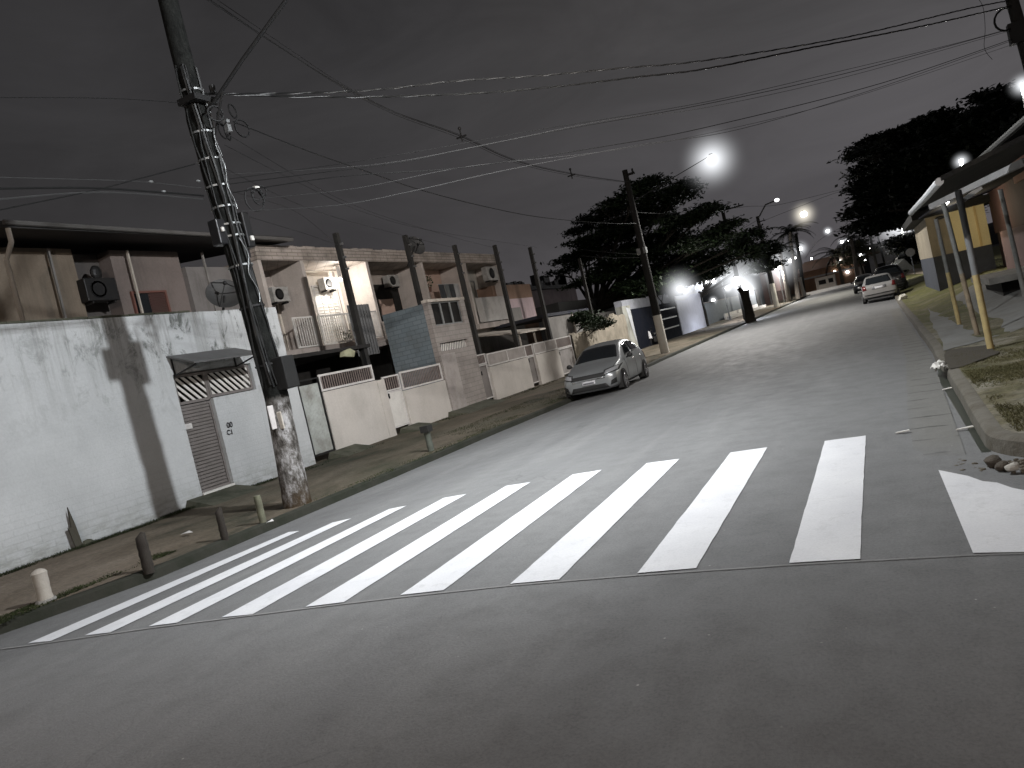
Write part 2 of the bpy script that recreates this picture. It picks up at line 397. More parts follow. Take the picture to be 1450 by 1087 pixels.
# ================================================================ terrain
KL = [(-40, -30), (-6, -13.5), (2, -10.9), (5, -9.6), (6.5, -9.0), (9, -8.92), (12, -8.8), (16, -8.75), (20, -8.5), (26, -8.5), (33, -8.72), (60, -8.95), (120, -9.3), (240, -10)]
def lerp_tab(tab, y):
    if y <= tab[0][0]: return tab[0][1]
    for (a, b), (c, d) in zip(tab, tab[1:]):
        if y <= c: return b+(d-b)*(y-a)/(c-a)
    return tab[-1][1]
kerbL = lambda y: lerp_tab(KL, y)
def zroad(x, y):
    u = (x+4.1)/4.9
    return .13*max(0, 1-u*u)*sm(-4, 5, y)
def on_road(px, py, lift=0):
    z = 0
    for _ in range(6): p = P(px, py, Z=z); z = zroad(p.x, p.y)
    p = P(px, py, Z=z); return Vector((p.x, p.y, z+lift))
struct('ground', MB().grid(lambda u, v: (-900+1800*u, -300+1800*v, -.06), 8, 8), simple('far_ground', (.05, .05, .04), .95, 0, .5))
xs = [-46, -30, -20, -14, -11]+[-10+.35*i for i in range(34)]+[3, 6, 12, 24, 44]
ys = [-16, -10, -6, -4]+[-3+.5*i for i in range(30)]+[12+2*i for i in range(20)]+[52+8*i for i in range(24)]
mb = MB(); mb.v = [(x, y, zroad(x, y)-.002+.006*noise.noise(Vector((x*.8, y*.5, 0)))*0) for y in ys for x in xs]
nx = len(xs); mb.f = [(j*nx+i, j*nx+i+1, (j+1)*nx+i+1, (j+1)*nx+i) for j in range(len(ys)-1) for i in range(nx-1)]
ROAD = struct('road', mb, ASPH, smooth=True)
# pedestrian crossing, painted bars laid 5 mm above the asphalt
BARS = [[(40, 911), (72, 908), (424, 752), (409, 753.5)], [(120, 900), (156, 896), (498, 734), (471, 740)], [(211, 887), (251, 882), (576, 716), (551, 721)],
 [(314, 874.5), (358, 870), (661, 699.6), (628.6, 705)], [(433, 859.6), (487, 853), (751, 683), (717, 688)], [(567, 843), (628.6, 836), (852, 665.5), (811, 672)],
 [(723, 827), (792, 821), (962, 650), (916, 656)], [(903, 812), (985.5, 805), (1087, 633.5), (1034.5, 641)], [(1118, 797.5), (1218, 792), (1226, 617), (1168, 624.6)]]
def bar_mesh(q, n=26):
    a, b, c, d = [on_road(*p) for p in q]; mb = MB()
    def fn(u, v):
        l = a.lerp(d, v); r = b.lerp(c, v)
        p = l.lerp(r, u); e = 0
        if u in (0, 1): p.x += .006*noise.noise(Vector((p.x*3+u*9, p.y*5, 1)))
        if v in (0, 1): p.y += .006*noise.noise(Vector((p.x*9, p.y+4, 2)))
        return (p.x, p.y, zroad(p.x, p.y)+.005)
    return mb.grid(fn, 4, n)
for q in BARS: struct('crosswalk_stripe', bar_mesh(q), PAINT, ROAD)
edge = [(1329, 666)]+[(1329+(1620-1329)*t/14, 666+(736-666)*t/14+random.uniform(-2.5, 2.5)) for t in range(1, 15)]
low = [(1378+(1700-1378)*t/14, 783.5+(778-783.5)*t/14) for t in range(0, 15)]
E_ = [on_road(*p, .005) for p in edge]; L_ = [on_road(*p, .005) for p in low]
mb = MB(); mb.v = [tuple(p) for p in L_+E_]; mb.f = [(i, i+1, 15+i+1, 15+i) for i in range(14)]
struct('crosswalk_stripe', mb, PAINT, ROAD)
# thin tar seam in front of the crossing
seam = [(-30, 924), (40, 915), (211, 890.5), (433, 862.5), (567, 846.5), (723, 830), (903, 815.5), (1118, 801), (1218, 795.5), (1378, 787), (1600, 780)]
seam = [(p[0]+(q[0]-p[0])*t/12, p[1]+(q[1]-p[1])*t/12) for p, q in zip(seam, seam[1:]) for t in range(12)]
a = [on_road(x, y, .006) for x, y in seam]; b = [on_road(x, y-1.1, .006) for x, y in seam]
mb = MB(); mb.v = [tuple(p) for p in a+b]; n_ = len(a); mb.f = [(i, i+1, n_+i+1, n_+i) for i in range(n_-1)]
struct('road_seam', mb, simple('pale_seam_dust', (.26, .255, .25), .8), ROAD)
# left kerb and pavement
yy = [-40, -30, -20, -12, -8, -5, -3, -1]+[.6*i for i in range(0, 60)]+[36+3*i for i in range(10)]+[68+9*i for i in range(18)]
def jit(y, k, a): return a*noise.noise(Vector((k, y*.9, k*3)))
mb = MB(); sec = []
for y in yy:
    x = kerbL(y)+jit(y, 1, .02); sec.append([(x+.03, y, -.03), (x+.01, y, .115+jit(y, 2, .01)), (x-.03, y, .138+jit(y, 3, .01)), (x-.13, y, .14), (x-.2, y, .05)])
mb.v = [p for s_ in sec for p in s_]; mb.f = [(i*5+k, i*5+k+1, (i+1)*5+k+1, (i+1)*5+k) for i in range(len(sec)-1) for k in range(4)]
struct('kerb', mb, KERBL, smooth=True)
WX = -13.2
def zpave(x, y):
    u = (kerbL(y)-x)/(kerbL(y)-WX+.01); return .138+.09*sm(0, 1, u)+.018*noise.noise(Vector((x*1.1, y*.7, 3)))
mb = MB(); n_ = 10
for y in yy:
    x0 = kerbL(y)-.12; mb.v += [(x0+(-62-x0)*((k/n_)**2.6), y, zpave(x0+(-62-x0)*((k/n_)**2.6), y)) for k in range(n_+1)]
mb.f = [(i*(n_+1)+k, i*(n_+1)+k+1, (i+1)*(n_+1)+k+1, (i+1)*(n_+1)+k) for i in range(len(yy)-1) for k in range(n_)]
struct('pavement', mb, PAVE, smooth=True)
# right verge with its rounded corner at the junction
def kerbRpts(off):
    pts = [(.78+off*.9, 230), (.75+off, 60), (.72+off, 40)]+[(lerp_tab([(8, .60), (13, .66), (18, .70)], y)+off+.03*noise.noise(Vector((0, y*.5, 7))), y) for y in [36-1.5*i for i in range(18)]+[9.4, 8.7, 8.25]]
    for k in range(9):
        a = PI+PI/2*k/8; R = .85-off; pts.append((.60+.85+R*math.cos(a), 8.1+R*math.sin(a)))
    pts += [(3.2, 7.22+off), (8, 7.2+off), (45, 7.0+off)]
    return pts
def zverge(x, y):
    return .16+.02*noise.noise(Vector((x*1.3, y, 0)))+.62*sm(1.3, 3.6, x)*sm(20, 30, y)*(1-.7*sm(45, 70, y))+.35*sm(1.6, 4, x)*sm(12, 20, y)*(1-sm(20, 30, y))
K0, K1_, K2 = kerbRpts(0), kerbRpts(.03), kerbRpts(.17)
mb = MB()
for a, b, c in zip(K0, K1_, K2): mb.v += [(a[0], a[1], -.04), (b[0], b[1], .13), (b[0]*.75+c[0]*.25, b[1]*.75+c[1]*.25, .158), (c[0], c[1], .165), (c[0]+.02, c[1]+.02, .05)]
mb.f = [(i*5+k, i*5+k+1, (i+1)*5+k+1, (i+1)*5+k) for i in range(len(K0)-1) for k in range(4)]
struct('kerb', mb, KERBR, smooth=True)
K3 = kerbRpts(.165); mb = MB(); n_ = 16
def vergept(q, k):
    x0, y0 = q; t = (k/n_)**1.8; x = x0+(60-x0)*t; y = y0
    return (x, y, zverge(x, y))
vy = [230, 170, 120, 90, 70]+[60-1.0*i for i in range(50)]+[10-.2*i for i in range(14)]
for y in vy:
    if y >= 8.1: x0 = lerp_tab([(8, .60), (13, .66), (18, .70)], y)+.15
    else: d_ = max(0, .70**2-(8.1-y)**2); x0 = 1.45-math.sqrt(d_)
    for k in range(n_+1): mb.v.append(vergept((x0, max(y, 7.38)), k))
mb.f = [(i*(n_+1)+k, i*(n_+1)+k+1, (i+1)*(n_+1)+k+1, (i+1)*(n_+1)+k) for i in range(len(vy)-1) for k in range(n_)]
struct('verge', mb, VERGE, smooth=True)
# gutter apron of cast slabs with an open wet channel against the kerb
ap = [(.3, 6.6), (.1, 7.2), (-.25, 8.2), (-.35, 9.4), (-.28, 12), (-.1, 16), (.0, 22), (.05, 36)]
mb = MB()
for i, y in enumerate([7.55+.35*i for i in range(81)]):
    xl = lerp_tab([(b, a) for a, b in ap], y)+jit(y, 5, .1); xr = lerp_tab([(7.5, .42), (14, .60), (16, .66)], y)
    mb.v += [(xl, y, zroad(xl, y)-.008-(.02 if i < 1 else 0)), (xr, y, .007+zroad(xr, y)-(.03 if i < 1 else 0))]
mb.f = [(2*i, 2*i+1, 2*i+3, 2*i+2) for i in range(80)]
struct('gutter_apron', mb, GUT)
mb = MB()
for i, y in enumerate([7.85+.3*i for i in range(22)]):
    w = lerp_tab([(7.5, .42), (14, .60)], y)+jit(y, 6, .03); mb.v += [(w, y, .011), (lerp_tab([(8, .60), (13, .66), (18, .70)], y)+.03, y, .011)]
mb.f = [(2*i, 2*i+1, 2*i+3, 2*i+2) for i in range(21)]
struct('gutter_channel', mb, WATER)
def patch(name, px, mat, lift, n=10):
    c_ = [P(x, y, Z=.2) for x, y in px]; mb = MB()
    def fn(u, v):
        p = (c_[0].lerp(c_[1], u)).lerp(c_[3].lerp(c_[2], u), v); k = .12*noise.noise(Vector((p.x*2, p.y*1.3, lift*90)))
        if u in (0, 1) or v in (0, 1): p.y += k*3; p.x += k
        return (p.x, p.y, zverge(p.x, p.y)+lift)
    mb.grid(fn, n, n); return struct(name, mb, mat, smooth=True)
patch('verge_paving', [(1336, 494), (1470, 458), (1470, 400), (1312, 436)], simple('verge_concrete', (.17, .172, .165), .9, 0, .6, 1.2, .6, dirtcol=(.08, .07, .05, 1)), .012)
patch('bare_soil', [(1343, 520), (1412, 500), (1405, 486), (1340, 494)], simple('dark_soil', (.045, .038, .028), .95, 0, .5, 5, 1), .02)
0 and patch('bare_soil', [(1395, 640), (1470, 640), (1470, 600), (1400, 612)], simple('dark_soil_patch', (.10, .085, .062), .95, 0, .6, 5, 1), .008)
rnd = random.Random(21); mb = MB()
for k in range(170):
    x = rnd.uniform(.3, 2.2); y = 7.25+rnd.gauss(0, .13)+(.5*rnd.random() if x < .6 else 0); s = rnd.uniform(.008, .03)
    e = MB().ell((0, 0, 0), s, s*rnd.uniform(.6, 1), s*.6, 6, 4); mb.add([(vx+x+s*.3*noise.noise(Vector((vx*60, vy*60, k))), vy+y, vz+s*.4+.004) for vx, vy, vz in e.v], e.f)
tag(obj('gravel', mb, simple('gutter_rubble', (.14, .125, .10), .95, 0, .5, 9, .6)), 'loose dark gravel and crumbs around the right kerb corner', 'gravel', kind='stuff')
# grass tufts (stuff)
def tufts(name, label, spots, n, h, col, zf, seed=3, thr=.0):
    rnd = random.Random(seed); mb = MB(); k = 0
    while k < n:
        x0, x1, y0, y1 = rnd.choice(spots); x = rnd.uniform(x0, x1); y = rnd.uniform(y0, y1)
        if noise.noise(Vector((x*.9, y*.55, seed)))+.6*noise.noise(Vector((x*3.1, y*2.3, seed))) < thr+rnd.uniform(-.25, .25): continue
        k += 1; z = zf(x, y)-.005; hh = h*rnd.uniform(.4, 1.2); a = rnd.uniform(0, PI); w = .007
        dx, dy = math.cos(a)*w, math.sin(a)*w; lx, ly = rnd.uniform(-.04, .04), rnd.uniform(-.04, .04)
        mb.add([(x-dx, y-dy, z), (x+dx, y+dy, z), (x+lx, y+ly, z+hh)], [(0, 1, 2)])
    t = NT(name+'_leaf'); n1 = t.noise(t.pos(), 2.5, 4)
    m = t.bsdf(t.ramp(n1, [(.3, c4(col[0]*.5, col[1]*.5, col[2]*.4)), (.7, c4(*col))]), .8, 0, None, spec=.2)
    tag(obj(name, mb, m), label, 'grass', kind='stuff')
tufts('grass', 'sparse yellowish grass on the right verge beside the gutter', [(.85, 3.0, 7.8, 14.5)], 36000, .03, (.12, .11, .055), zverge, 3, .02)
tufts('grass', 'dark green weeds along the left kerb by the white crossing', [(-9.15, -8.8, 9.5, 34), (-9.9, -9.5, 4.6, 7.4), (-10.6, -9.0, 16, 26)], 12000, .03, (.035, .045, .016), lambda x, y: zpave(x, y), 5, -.02)
tufts('grass', 'moss and weeds against the foot of the long white wall', [(-13.15, -12.85, 6, 13), (-13.1, -12.5, 13, 30)], 7000, .045, (.03, .038, .018), lambda x, y: zpave(x, y), 8, .0)
# ================================================================ left side: perimeter walls and gates
def wbox(mb, X, y0, y1, z0, z1, th=.2): return mb.box(X-th, X, y0, y1, z0, z1)
def yX(px, py, X=WX): return P(px, py, X=X).y
def zX(px, py, X=WX): return P(px, py, X=X).z
ZT = 4.26
yg0, yg1 = yX(284, 690), yX(329, 684); yr1 = yX(362, 546); yd1 = yX(406, 500); ye = yX(446, 650)
zg0 = .42; zl = zX(270, 572); zgt = zX(292, 531); zaw = zX(232, 514)
w = thing('perimeter_wall', 'tall stained white plaster wall lit along the left pavement', 'wall', (WX, 8, .2))
mb = MB()
def wseg(y0, y1, z0, z1, nv=8):
    n = max(2, int((y1-y0)/.35)); zz = lambda y, v: z0+(z1-z0)*v+(.02*noise.noise(Vector((y*1.7, 0, 5))) if v == 1 and z1 > 4 else 0)
    mb.grid(lambda u, v: (WX+.012*noise.noise(Vector((0, (y0+(y1-y0)*u)*.9, z0+(z1-z0)*v))), y0+(y1-y0)*u, zz(y0+(y1-y0)*u, v)), n, nv)
    mb.grid(lambda u, v: (WX-.2*v, y0+(y1-y0)*u, zz(y0+(y1-y0)*u, 1)), n, 1)
    mb.grid(lambda u, v: (WX-.2, y0+(y1-y0)*u, z0+(z1-z0)*v), 1, 1)
    for y in (y0, y1): mb.grid(lambda u, v: (WX-.2*u, y, z0+(z1-z0)*v), 1, 1)
wseg(-12, yg0, -.1, ZT); wseg(yg0, yr1, zgt+.12, ZT); wseg(yg1+.05, yr1, -.1, zX(302, 563)); wseg(yr1, yd1, -.1, ZT)
wseg(yd1, ye, -.1, 2.55)
obj('wall', mb, WWALL, w)
mb = MB(); rnd = random.Random(2)
for i in range(60):
    y = -6+i*.3; 
    if y > yd1-.3: break
    mb.box(WX-.24, WX+.02, y, y+.29, ZT+.005, ZT+.03+rnd.uniform(0, .015))
obj('coping', mb, CONCD, w)
# painted number on the wall
def text_mesh(s, size, X, y, z, mat, parent, name='painted_number'):
    cu = bpy.data.curves.new(name, 'FONT'); cu.body = s; cu.size = size; cu.extrude = .001; cu.offset = .004
    to = bpy.data.objects.new(name, cu); COL.objects.link(to); bpy.context.view_layer.update()
    me = bpy.data.meshes.new_from_object(to.evaluated_get(bpy.context.evaluated_depsgraph_get())); bpy.data.objects.remove(to)
    me.transform(Matrix.Rotation(PI/2, 4, 'X')); me.transform(Matrix.Rotation(PI/2, 4, 'Z')); me.transform(Matrix.Translation(Vector((X, y, z))-Vector(base_of(parent))))
    me.materials.clear(); me.materials.append(mat); o = bpy.data.objects.new(name, me); COL.objects.link(o); o.parent = parent; return o
BLK = simple('black_paint', (.03, .03, .035), .7, 0, .2)
q = P(321, 606, X=WX); text_mesh('00', .17, WX+.02, q.y, q.z, BLK, w)
q = P(321, 616, X=WX); text_mesh('C1', .15, WX+.02, q.y, q.z, BLK, w)
# pedestrian gate of the white wall
def slats(mb, X, y0, y1, z0, z1, n, slant=0, wd=.03, th=.02, horiz=False):
    for i in range(n):
        if horiz:
            z = z0+(z1-z0)*(i+.5)/n; mb.box(X, X+th, y0, y1, z-wd/2, z+wd/2)
        else:
            y = y0+(y1-y0-slant)*(i+.5)/n if slant >= 0 else y0-slant+(y1-y0+slant)*(i+.5)/n
            mb.add([(X, y-wd/2, z0), (X, y+wd/2, z0), (X, y+wd/2+slant, z1), (X, y-wd/2+slant, z1), (X+th, y-wd/2, z0), (X+th, y+wd/2, z0), (X+th, y+wd/2+slant, z1), (X+th, y-wd/2+slant, z1)],
                   [(0, 3, 2, 1), (4, 5, 6, 7), (0, 1, 5, 4), (1, 2, 6, 5), (2, 3, 7, 6), (3, 0, 4, 7)])
    return mb
def diag(mb, X, y0, y1, z0, z1, step, k, wd=.045, th=.02):
    c = y0-abs(k)*(z1-z0)
    while c < y1+abs(k)*(z1-z0):
        pts = []
        for s in (0, wd):
            a, b = (c+s, z0), (c+s+k*(z1-z0), z1); 
            def clip(p, q):
                (ya, za), (yb, zb) = p, q
                for lim, side in ((y0, 1), (y1, -1)):
                    if (ya-lim)*side < 0 and (yb-lim)*side < 0: return None
                    if (ya-lim)*side < 0: t = (lim-ya)/(yb-ya); ya, za = lim, za+(zb-za)*t
                    elif (yb-lim)*side < 0: t = (lim-ya)/(yb-ya); yb, zb = lim, za+(zb-za)*t
                return (ya, za), (yb, zb)
            pts.append(clip(a, b))
        if None not in pts:
            (a, b), (d, e) = pts
            mb.prism([(X, a[0], a[1]), (X, d[0], d[1]), (X, e[0], e[1]), (X, b[0], b[1])], (th, 0, 0))
        c += step
    return mb
def frame(mb, X, y0, y1, z0, z1, w_=.05, th=.04):
    mb.box(X, X+th, y0, y1, z0, z0+w_); mb.box(X, X+th, y0, y1, z1-w_, z1); mb.box(X, X+th, y0, y0+w_, z0+w_, z1-w_); mb.box(X, X+th, y1-w_, y1, z0+w_, z1-w_); return mb
GREYG = simple('grey_brown_gate_paint', (.21, .19, .18), .55, .1, .3, 3, .15)
g = thing('pedestrian_gate', 'grey louvred gate with slanted white bars above in the tall white wall', 'gate', (WX, (yg0+yg1)/2, .3))
mb = slats(MB(), WX-.13, yg0+.06, yg1-.02, zg0+.06, zl-.05, 24, horiz=True, wd=.055, th=.03); mb.box(WX-.16, WX-.13, yg0+.05, yg1, zg0+.05, zl-.04)
obj('gate_leaf', mb, GREYG, g); obj('frame', frame(MB(), WX-.14, yg0+.005, yg1+.045, zg0, zl, .05, .05), GREYG, g)
obj('threshold', MB().box(WX-.15, WX+.03, yg0+.01, yg1+.04, zg0-.06, zg0-.002), LMET, g)
mb = MB(); frame(mb, WX-.10, yg0+.02, yg1+.04, zl+.02, zgt+.1, .06); frame(mb, WX-.10, yg1+.05, yr1-.02, zX(302, 563)+.02, zgt+.1, .06)
obj('grille_frame', mb, GREYG, g)
mb = MB(); diag(mb, WX-.09, yg0+.08, yg1-.02, zl+.08, zgt+.04, .17, -1.0, .08); diag(mb, WX-.09, yg1+.1, yr1-.08, zX(302, 563)+.08, zgt+.04, .17, -1.0, .085)
obj('grille_bars', mb, LMET, g)
obj('letter_box', MB().box(WX-.10, WX-.07, yX(263, 606), yX(276, 604), zX(265, 608), zX(265, 600)), WMET, g)
obj('dark_yard_behind_bars', MB().box(WX-.9, WX-.86, yg0-.5, yr1+.5, 1.6, 3.9), DARKW, g)  # black sheet stands in for the unlit yard
g.children[-1].name = 'dark_backing'
a = thing('awning', 'small dark sheet awning projecting over the grey gate in the white wall', 'awning', (WX, yg0, zaw))
zq = zaw+.12
mb = MB().hexa([(WX-.05, yg0-.05, zq), (WX+.75, yg0-.05, zq-.28), (WX+.75, yr1-.35, zq-.28), (WX-.05, yr1-.35, zq)], [(WX-.05, yg0-.05, zq+.035), (WX+.75, yg0-.05, zq-.245), (WX+.75, yr1-.35, zq-.245), (WX-.05, yr1-.35, zq+.035)])
obj('sheet', mb, simple('grey_awning_sheet', (.12, .12, .12), .6), a)
for y in (yg0+.05, yr1-.45): mb = MB(); mb.bar((WX+.0, y, zq-.42), (WX+.68, y, zq-.29), .03); mb.bar((WX+.01, y, zq-.42), (WX+.01, y, zq-.02), .03); obj('bracket', mb, DMET, a)
# leaning corrugated metal gate
def corr(X, y0, y1, z0, z1, n=14, amp=.018):
    return MB().grid(lambda u, v: (X+amp*math.sin(u*n*2*PI), y0+(y1-y0)*u, z0+(z1-z0)*v), n*6, 1)
y0, y1 = ye+.03, yX(475, 633); z0, z1 = .38, zX(452, 533)
g = thing('pedestrian_gate', 'dull corrugated metal gate with black edges between the white wall and the low wall', 'gate', (WX, (y0+y1)/2, .3))
obj('gate_leaf', corr(WX-.04, y0+.05, y1-.05, z0+.05, z1-.15), GALV, g)
obj('frame', frame(MB(), WX-.06, y0, y1, z0, z1, .035, .05), DMET, g)
# low front walls with railings
def low_wall(label, y0, y1, z1, rail=None, mat=LOWW, X=WX, barmat=WMET, kind='bars', zr=None):
    w = thing('front_wall', label, 'wall', (X, (y0+y1)/2, .2)); mb = MB()
    n = max(2, int((y1-y0)/.4))
    mb.grid(lambda u, v: (X+.01*noise.noise(Vector((3, (y0+(y1-y0)*u), v*2))), y0+(y1-y0)*u, -.1+(z1+.1)*v), n, 6)
    mb.grid(lambda u, v: (X-.15*v, y0+(y1-y0)*u, z1), n, 1)
    for y in (y0, y1): mb.grid(lambda u, v: (X-.15*u, y, -.1+(z1+.1)*v), 1, 1)
    obj('wall', mb, mat, w)
    if rail:
        zr0 = z1+.02
        if kind == 'bars':
            obj('rail_frame', frame(MB(), X-.07, y0+.02, y1-.02, zr0, rail, .055), barmat, w)
            obj('bars', slats(MB(), X-.06, y0+.08, y1-.08, zr0+.05, rail-.05, int((y1-y0)/.10), 0, .03), simple('dull_bar_paint', (.22, .18, .165)), w)
        else:
            m = max(1, int((y1-y0)/1.2)); mf = MB()
            frame(mf, X-.07, y0+.02, y1-.02, zr0, rail, .05)
            for k in range(1, m): yy_ = y0+(y1-y0)*k/m; mf.box(X-.07, X-.03, yy_-.025, yy_+.025, zr0, rail)
            obj('rail_frame', mf, barmat, w); obj('panel', MB().box(X-.062, X-.05, y0+.06, y1-.06, zr0+.04, rail-.04), RAILG, w)
    return w
def door_gate(label, y0, y1, z0, z1, X=WX, leafmat=WMET, kind='louvre', top=None, fm=WMET):
    g = thing('pedestrian_gate', label, 'gate', (X, (y0+y1)/2, z0))
    if kind == 'louvre': mb = slats(MB().box(X-.12, X-.10, y0+.04, y1-.04, z0+.04, z1-.03), X-.09, y0+.05, y1-.05, z0+.05, z1-.05, 18, horiz=True, wd=.05)
    elif kind == 'hatch': mb = slats(MB().box(X-.12, X-.10, y0+.04, y1-.04, z0+.04, z1-.03), X-.09, y0+.05, y1-.05, z0+.05, z1-.05, 26, slant=-.0, wd=.02)
    else: mb = MB().box(X-.12, X-.10, y0+.04, y1-.04, z0+.04, z1-.03)
    obj('gate_leaf', mb, leafmat, g); obj('frame', frame(MB(), X-.10, y0, y1, z0, z1, .045), fm, g)
    obj('handle', MB().box(X-.06, X-.02, y0+.1, y0+.13, z0+.9, z0+1.05), DMET, g)
    if top:
        obj('grille_frame', frame(MB(), X-.10, y0, y1, z1+.01, top, .045), fm, g)
        obj('bars', slats(MB(), X-.09, y0+.05, y1-.05, z1+.05, top-.05, max(3, int((y1-y0)/.11)), 0, .035), simple('dull_bar_paint', (.22, .18, .165)), g)
    return g
ya = yX(475, 633); yb = yX(552, 618); zz = zX(500, 548)
low_wall('low pale wall with white bar railing beside the corrugated gate', ya+.02, yb, zX(458, 555), zX(458, 529))
yc = yX(583, 600)
wb_ = thing('gate_pillar', 'rough plastered pillar between the bar railing wall and the white louvred gate', 'pillar', (WX, yb, .2))
obj('pillar', MB().box(WX-.18, WX+.015, yb+.005, yX(552, 618)+.35, -.05, zX(545, 536)), LOWW, wb_)
door_gate('white louvred pedestrian gate with short bars on top', yb+.37, yc, .42, zX(545, 556), kind='louvre', leafmat=LMET, top=zX(540, 534))
yd = yX(640, 580)
low_wall('low pale wall with grey blurred bars next to the white louvred gate', yc+.02, yd, zX(572, 553), zX(572, 525))
if 0: door_gate('plain pale sheet gate beside the tiled garage front', yd-.88, yd, .42, zX(620, 500), kind='hatch', leafmat=simple('pale_gate_paint', (.42, .39, .37), .5, 0, .3, 3))
# tiled garage extension
yD0, yD1 = yd+.02, yX(690, 567); zD = zX(605, 428)
e = thing('garage_extension', 'pale tiled two level garage front with three dark mesh openings on top', 'building', (WX, yD0, .2))
zwb, zwt = zX(612, 462), zX(605, 431); mb = MB()
zgr0, zgr1 = zX(618, 499), zX(616, 487)
for (a_, b_, c_, d_) in [(yD0, yD1, -.1, zgr0), (yD0, yD1, zgr1, zwb), (yD0, yD0+.22, zwb, zD), (yD1-.3, yD1, zwb, zD), (yD0, yD0+.2, zgr0, zgr1), (yD1-.4, yD1, zgr0, zgr1)]: mb.box(WX-.2, WX, a_, b_, c_, d_)
mb.box(WX-3.6, WX-.2, yD1-.18, yD1, -.1, zD); mb.box(WX-3.6, WX-.2, yD0+.18, yD1-.18, zwb-.2, zwb)
obj('wall', mb, TILEP, e)
xs_ = P(541, 446, Y=yD0).x; obj('side_wall', MB().box(xs_, WX-.202, yD0, yD0+.18, -.1, zD-.01), TILEB, e, label='blue grey block side wall of the garage extension'); obj('top_rail', MB().box(WX-.21, WX+.02, yD0-.03, yD1+.02, zD+.003, zD+.1), CREAM, e)
for k in range(3):
    a_ = yD0+.24+(yD1-yD0-.56)*k/3; b_ = yD0+.24+(yD1-yD0-.56)*(k+1)/3
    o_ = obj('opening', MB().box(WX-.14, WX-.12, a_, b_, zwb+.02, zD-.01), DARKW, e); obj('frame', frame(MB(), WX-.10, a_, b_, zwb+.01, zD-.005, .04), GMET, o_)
obj('grille', diag(MB(), WX-.12, yD0+.22, yD1-.42, zgr0+.01, zgr1-.01, .12, .35, .05), LMET, e); obj('dark_backing', MB().box(WX-.17, WX-.15, yD0+.2, yD1-.4, zgr0, zgr1), DARKW, e)
obj('garage_gate', slats(MB().box(WX+.004, WX+.02, yD0+.06, yD0+1.0, .3, zgr0-.1), WX+.02, yD0+.08, yD0+.98, .33, zgr0-.12, 16, 0, .02), simple('pale_gate_paint', (.42, .39, .37)), e)
# lower walls further along
y1_ = yX(712, 560); door_gate('narrow grey gate between the garage and a pale panelled wall', yD1+.02, yX(703, 563), .36, zX(700, 512), kind='plain', leafmat=GREYG, top=zX(695, 498))
zpr = zX(710, 496); zpw = zX(710, 515)
low_wall('pale front wall with frosted rail panels left of the double gate', yX(704, 563), yX(757, 548), zpw, zpr, kind='panel')
door_gate('grey gate in the middle of the frosted panel walls', yX(757, 548)+.02, yX(768, 545), .36, zpw, kind='plain', leafmat=GREYG, top=zpr)
low_wall('pale front wall with frosted rail panels right of the double gate', yX(768, 545)+.02, yX(799, 531), zpw, zpr, kind='panel')
door_gate('wide grey sheet gate with frosted panels next to the crumbling wall', yX(799, 531)+.02, yX(820, 524), .3, zpw, kind='plain', leafmat=simple('grey_gate_sheet', (.3, .28, .27), .6), top=zpr)
# crumbling wall
yr0, yr2 = yX(820, 524)+.05, 43.0
rw = thing('ruined_wall', 'crumbling beige wall with broken top behind the parked silver hatchback', 'wall', (WX, 38, .2)); n = 60; rnd = random.Random(5)
tops = []
for i in range(n+1):
    y = yr0+(yr2-yr0)*i/n; tops.append(1.75+.75*sm(30, 43, y)+.25*noise.noise(Vector((y*1.1, 2, 0)))+(.35 if int(y*.9) % 3 == 0 else 0)*.5)
mb = MB(); mb.grid(lambda u, v: (WX+.05*noise.noise(Vector((1, (yr0+(yr2-yr0)*u)*2, v*3))), yr0+(yr2-yr0)*u, tops[round(u*n)]*v), n, 8)
mb.grid(lambda u, v: (WX-.25*v, yr0+(yr2-yr0)*u, tops[round(u*n)]), n, 1); mb.grid(lambda u, v: (WX-.25, yr0+(yr2-yr0)*u, tops[round(u*n)]*v), n, 1)
obj('wall', mb, RUIN, rw)
bw = thing('boundary_wall', 'grey rendered wall rising behind the crumbling beige wall', 'wall', (-15.6, 44, 0))
obj('wall', MB().box(-15.8, -15.6, 40, 50, 0, 3.0), GREYP, bw)
# ================================================================ house A behind the tall wall
XA = -17.9
def quad_panel(name, X, bl, tr, mat, parent, th=.06, zb=None):
    y0, y1, z0, z1 = RX(X, bl, tr)
    return obj(name, MB().box(X-th, X, y0, y1, zb if zb is not None else z0, z1), mat, parent)
hA = thing('house', 'two storey brown house with dark overhanging roof behind the tall white wall', 'house', (XA, 10, 0))
yA1 = yX(366, 400, XA); zrA = 6.95
obj('wall', MB().box(XA-7, XA, 3.5, yX(112, 400, XA), 0, zrA), plaster('ochre_brown_plaster', (.19, .155, .12), .4, .4), hA)
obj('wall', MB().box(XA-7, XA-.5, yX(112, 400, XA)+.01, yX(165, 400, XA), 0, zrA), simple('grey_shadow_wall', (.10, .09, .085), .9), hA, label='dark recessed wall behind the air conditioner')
obj('wall', MB().box(XA-7, XA-.02, yX(165, 400, XA)+.01, yX(262, 400, XA), 0, zrA), plaster('plum_brown_plaster', (.155, .13, .12), .4, .4), hA)
obj('wall', MB().box(XA-7, XA+.15, yX(262, 400, XA)+.01, yA1, 0, zrA-.5), plaster('grey_pink_plaster', (.16, .15, .145), .5, .5), hA)
mb = MB(); mb.hexa([(XA-7, 3, zrA+1.0), (XA+1.5, 3, zrA+.02), (XA+1.5, yA1+.4, zrA+.02), (XA-7, yA1+.4, zrA+1.0)], [(XA-7, 3, zrA+1.14), (XA+1.5, 3, zrA+.16), (XA+1.5, yA1+.4, zrA+.16), (XA-7, yA1+.4, zrA+1.14)])
obj('roof', mb, ROOFD, hA)
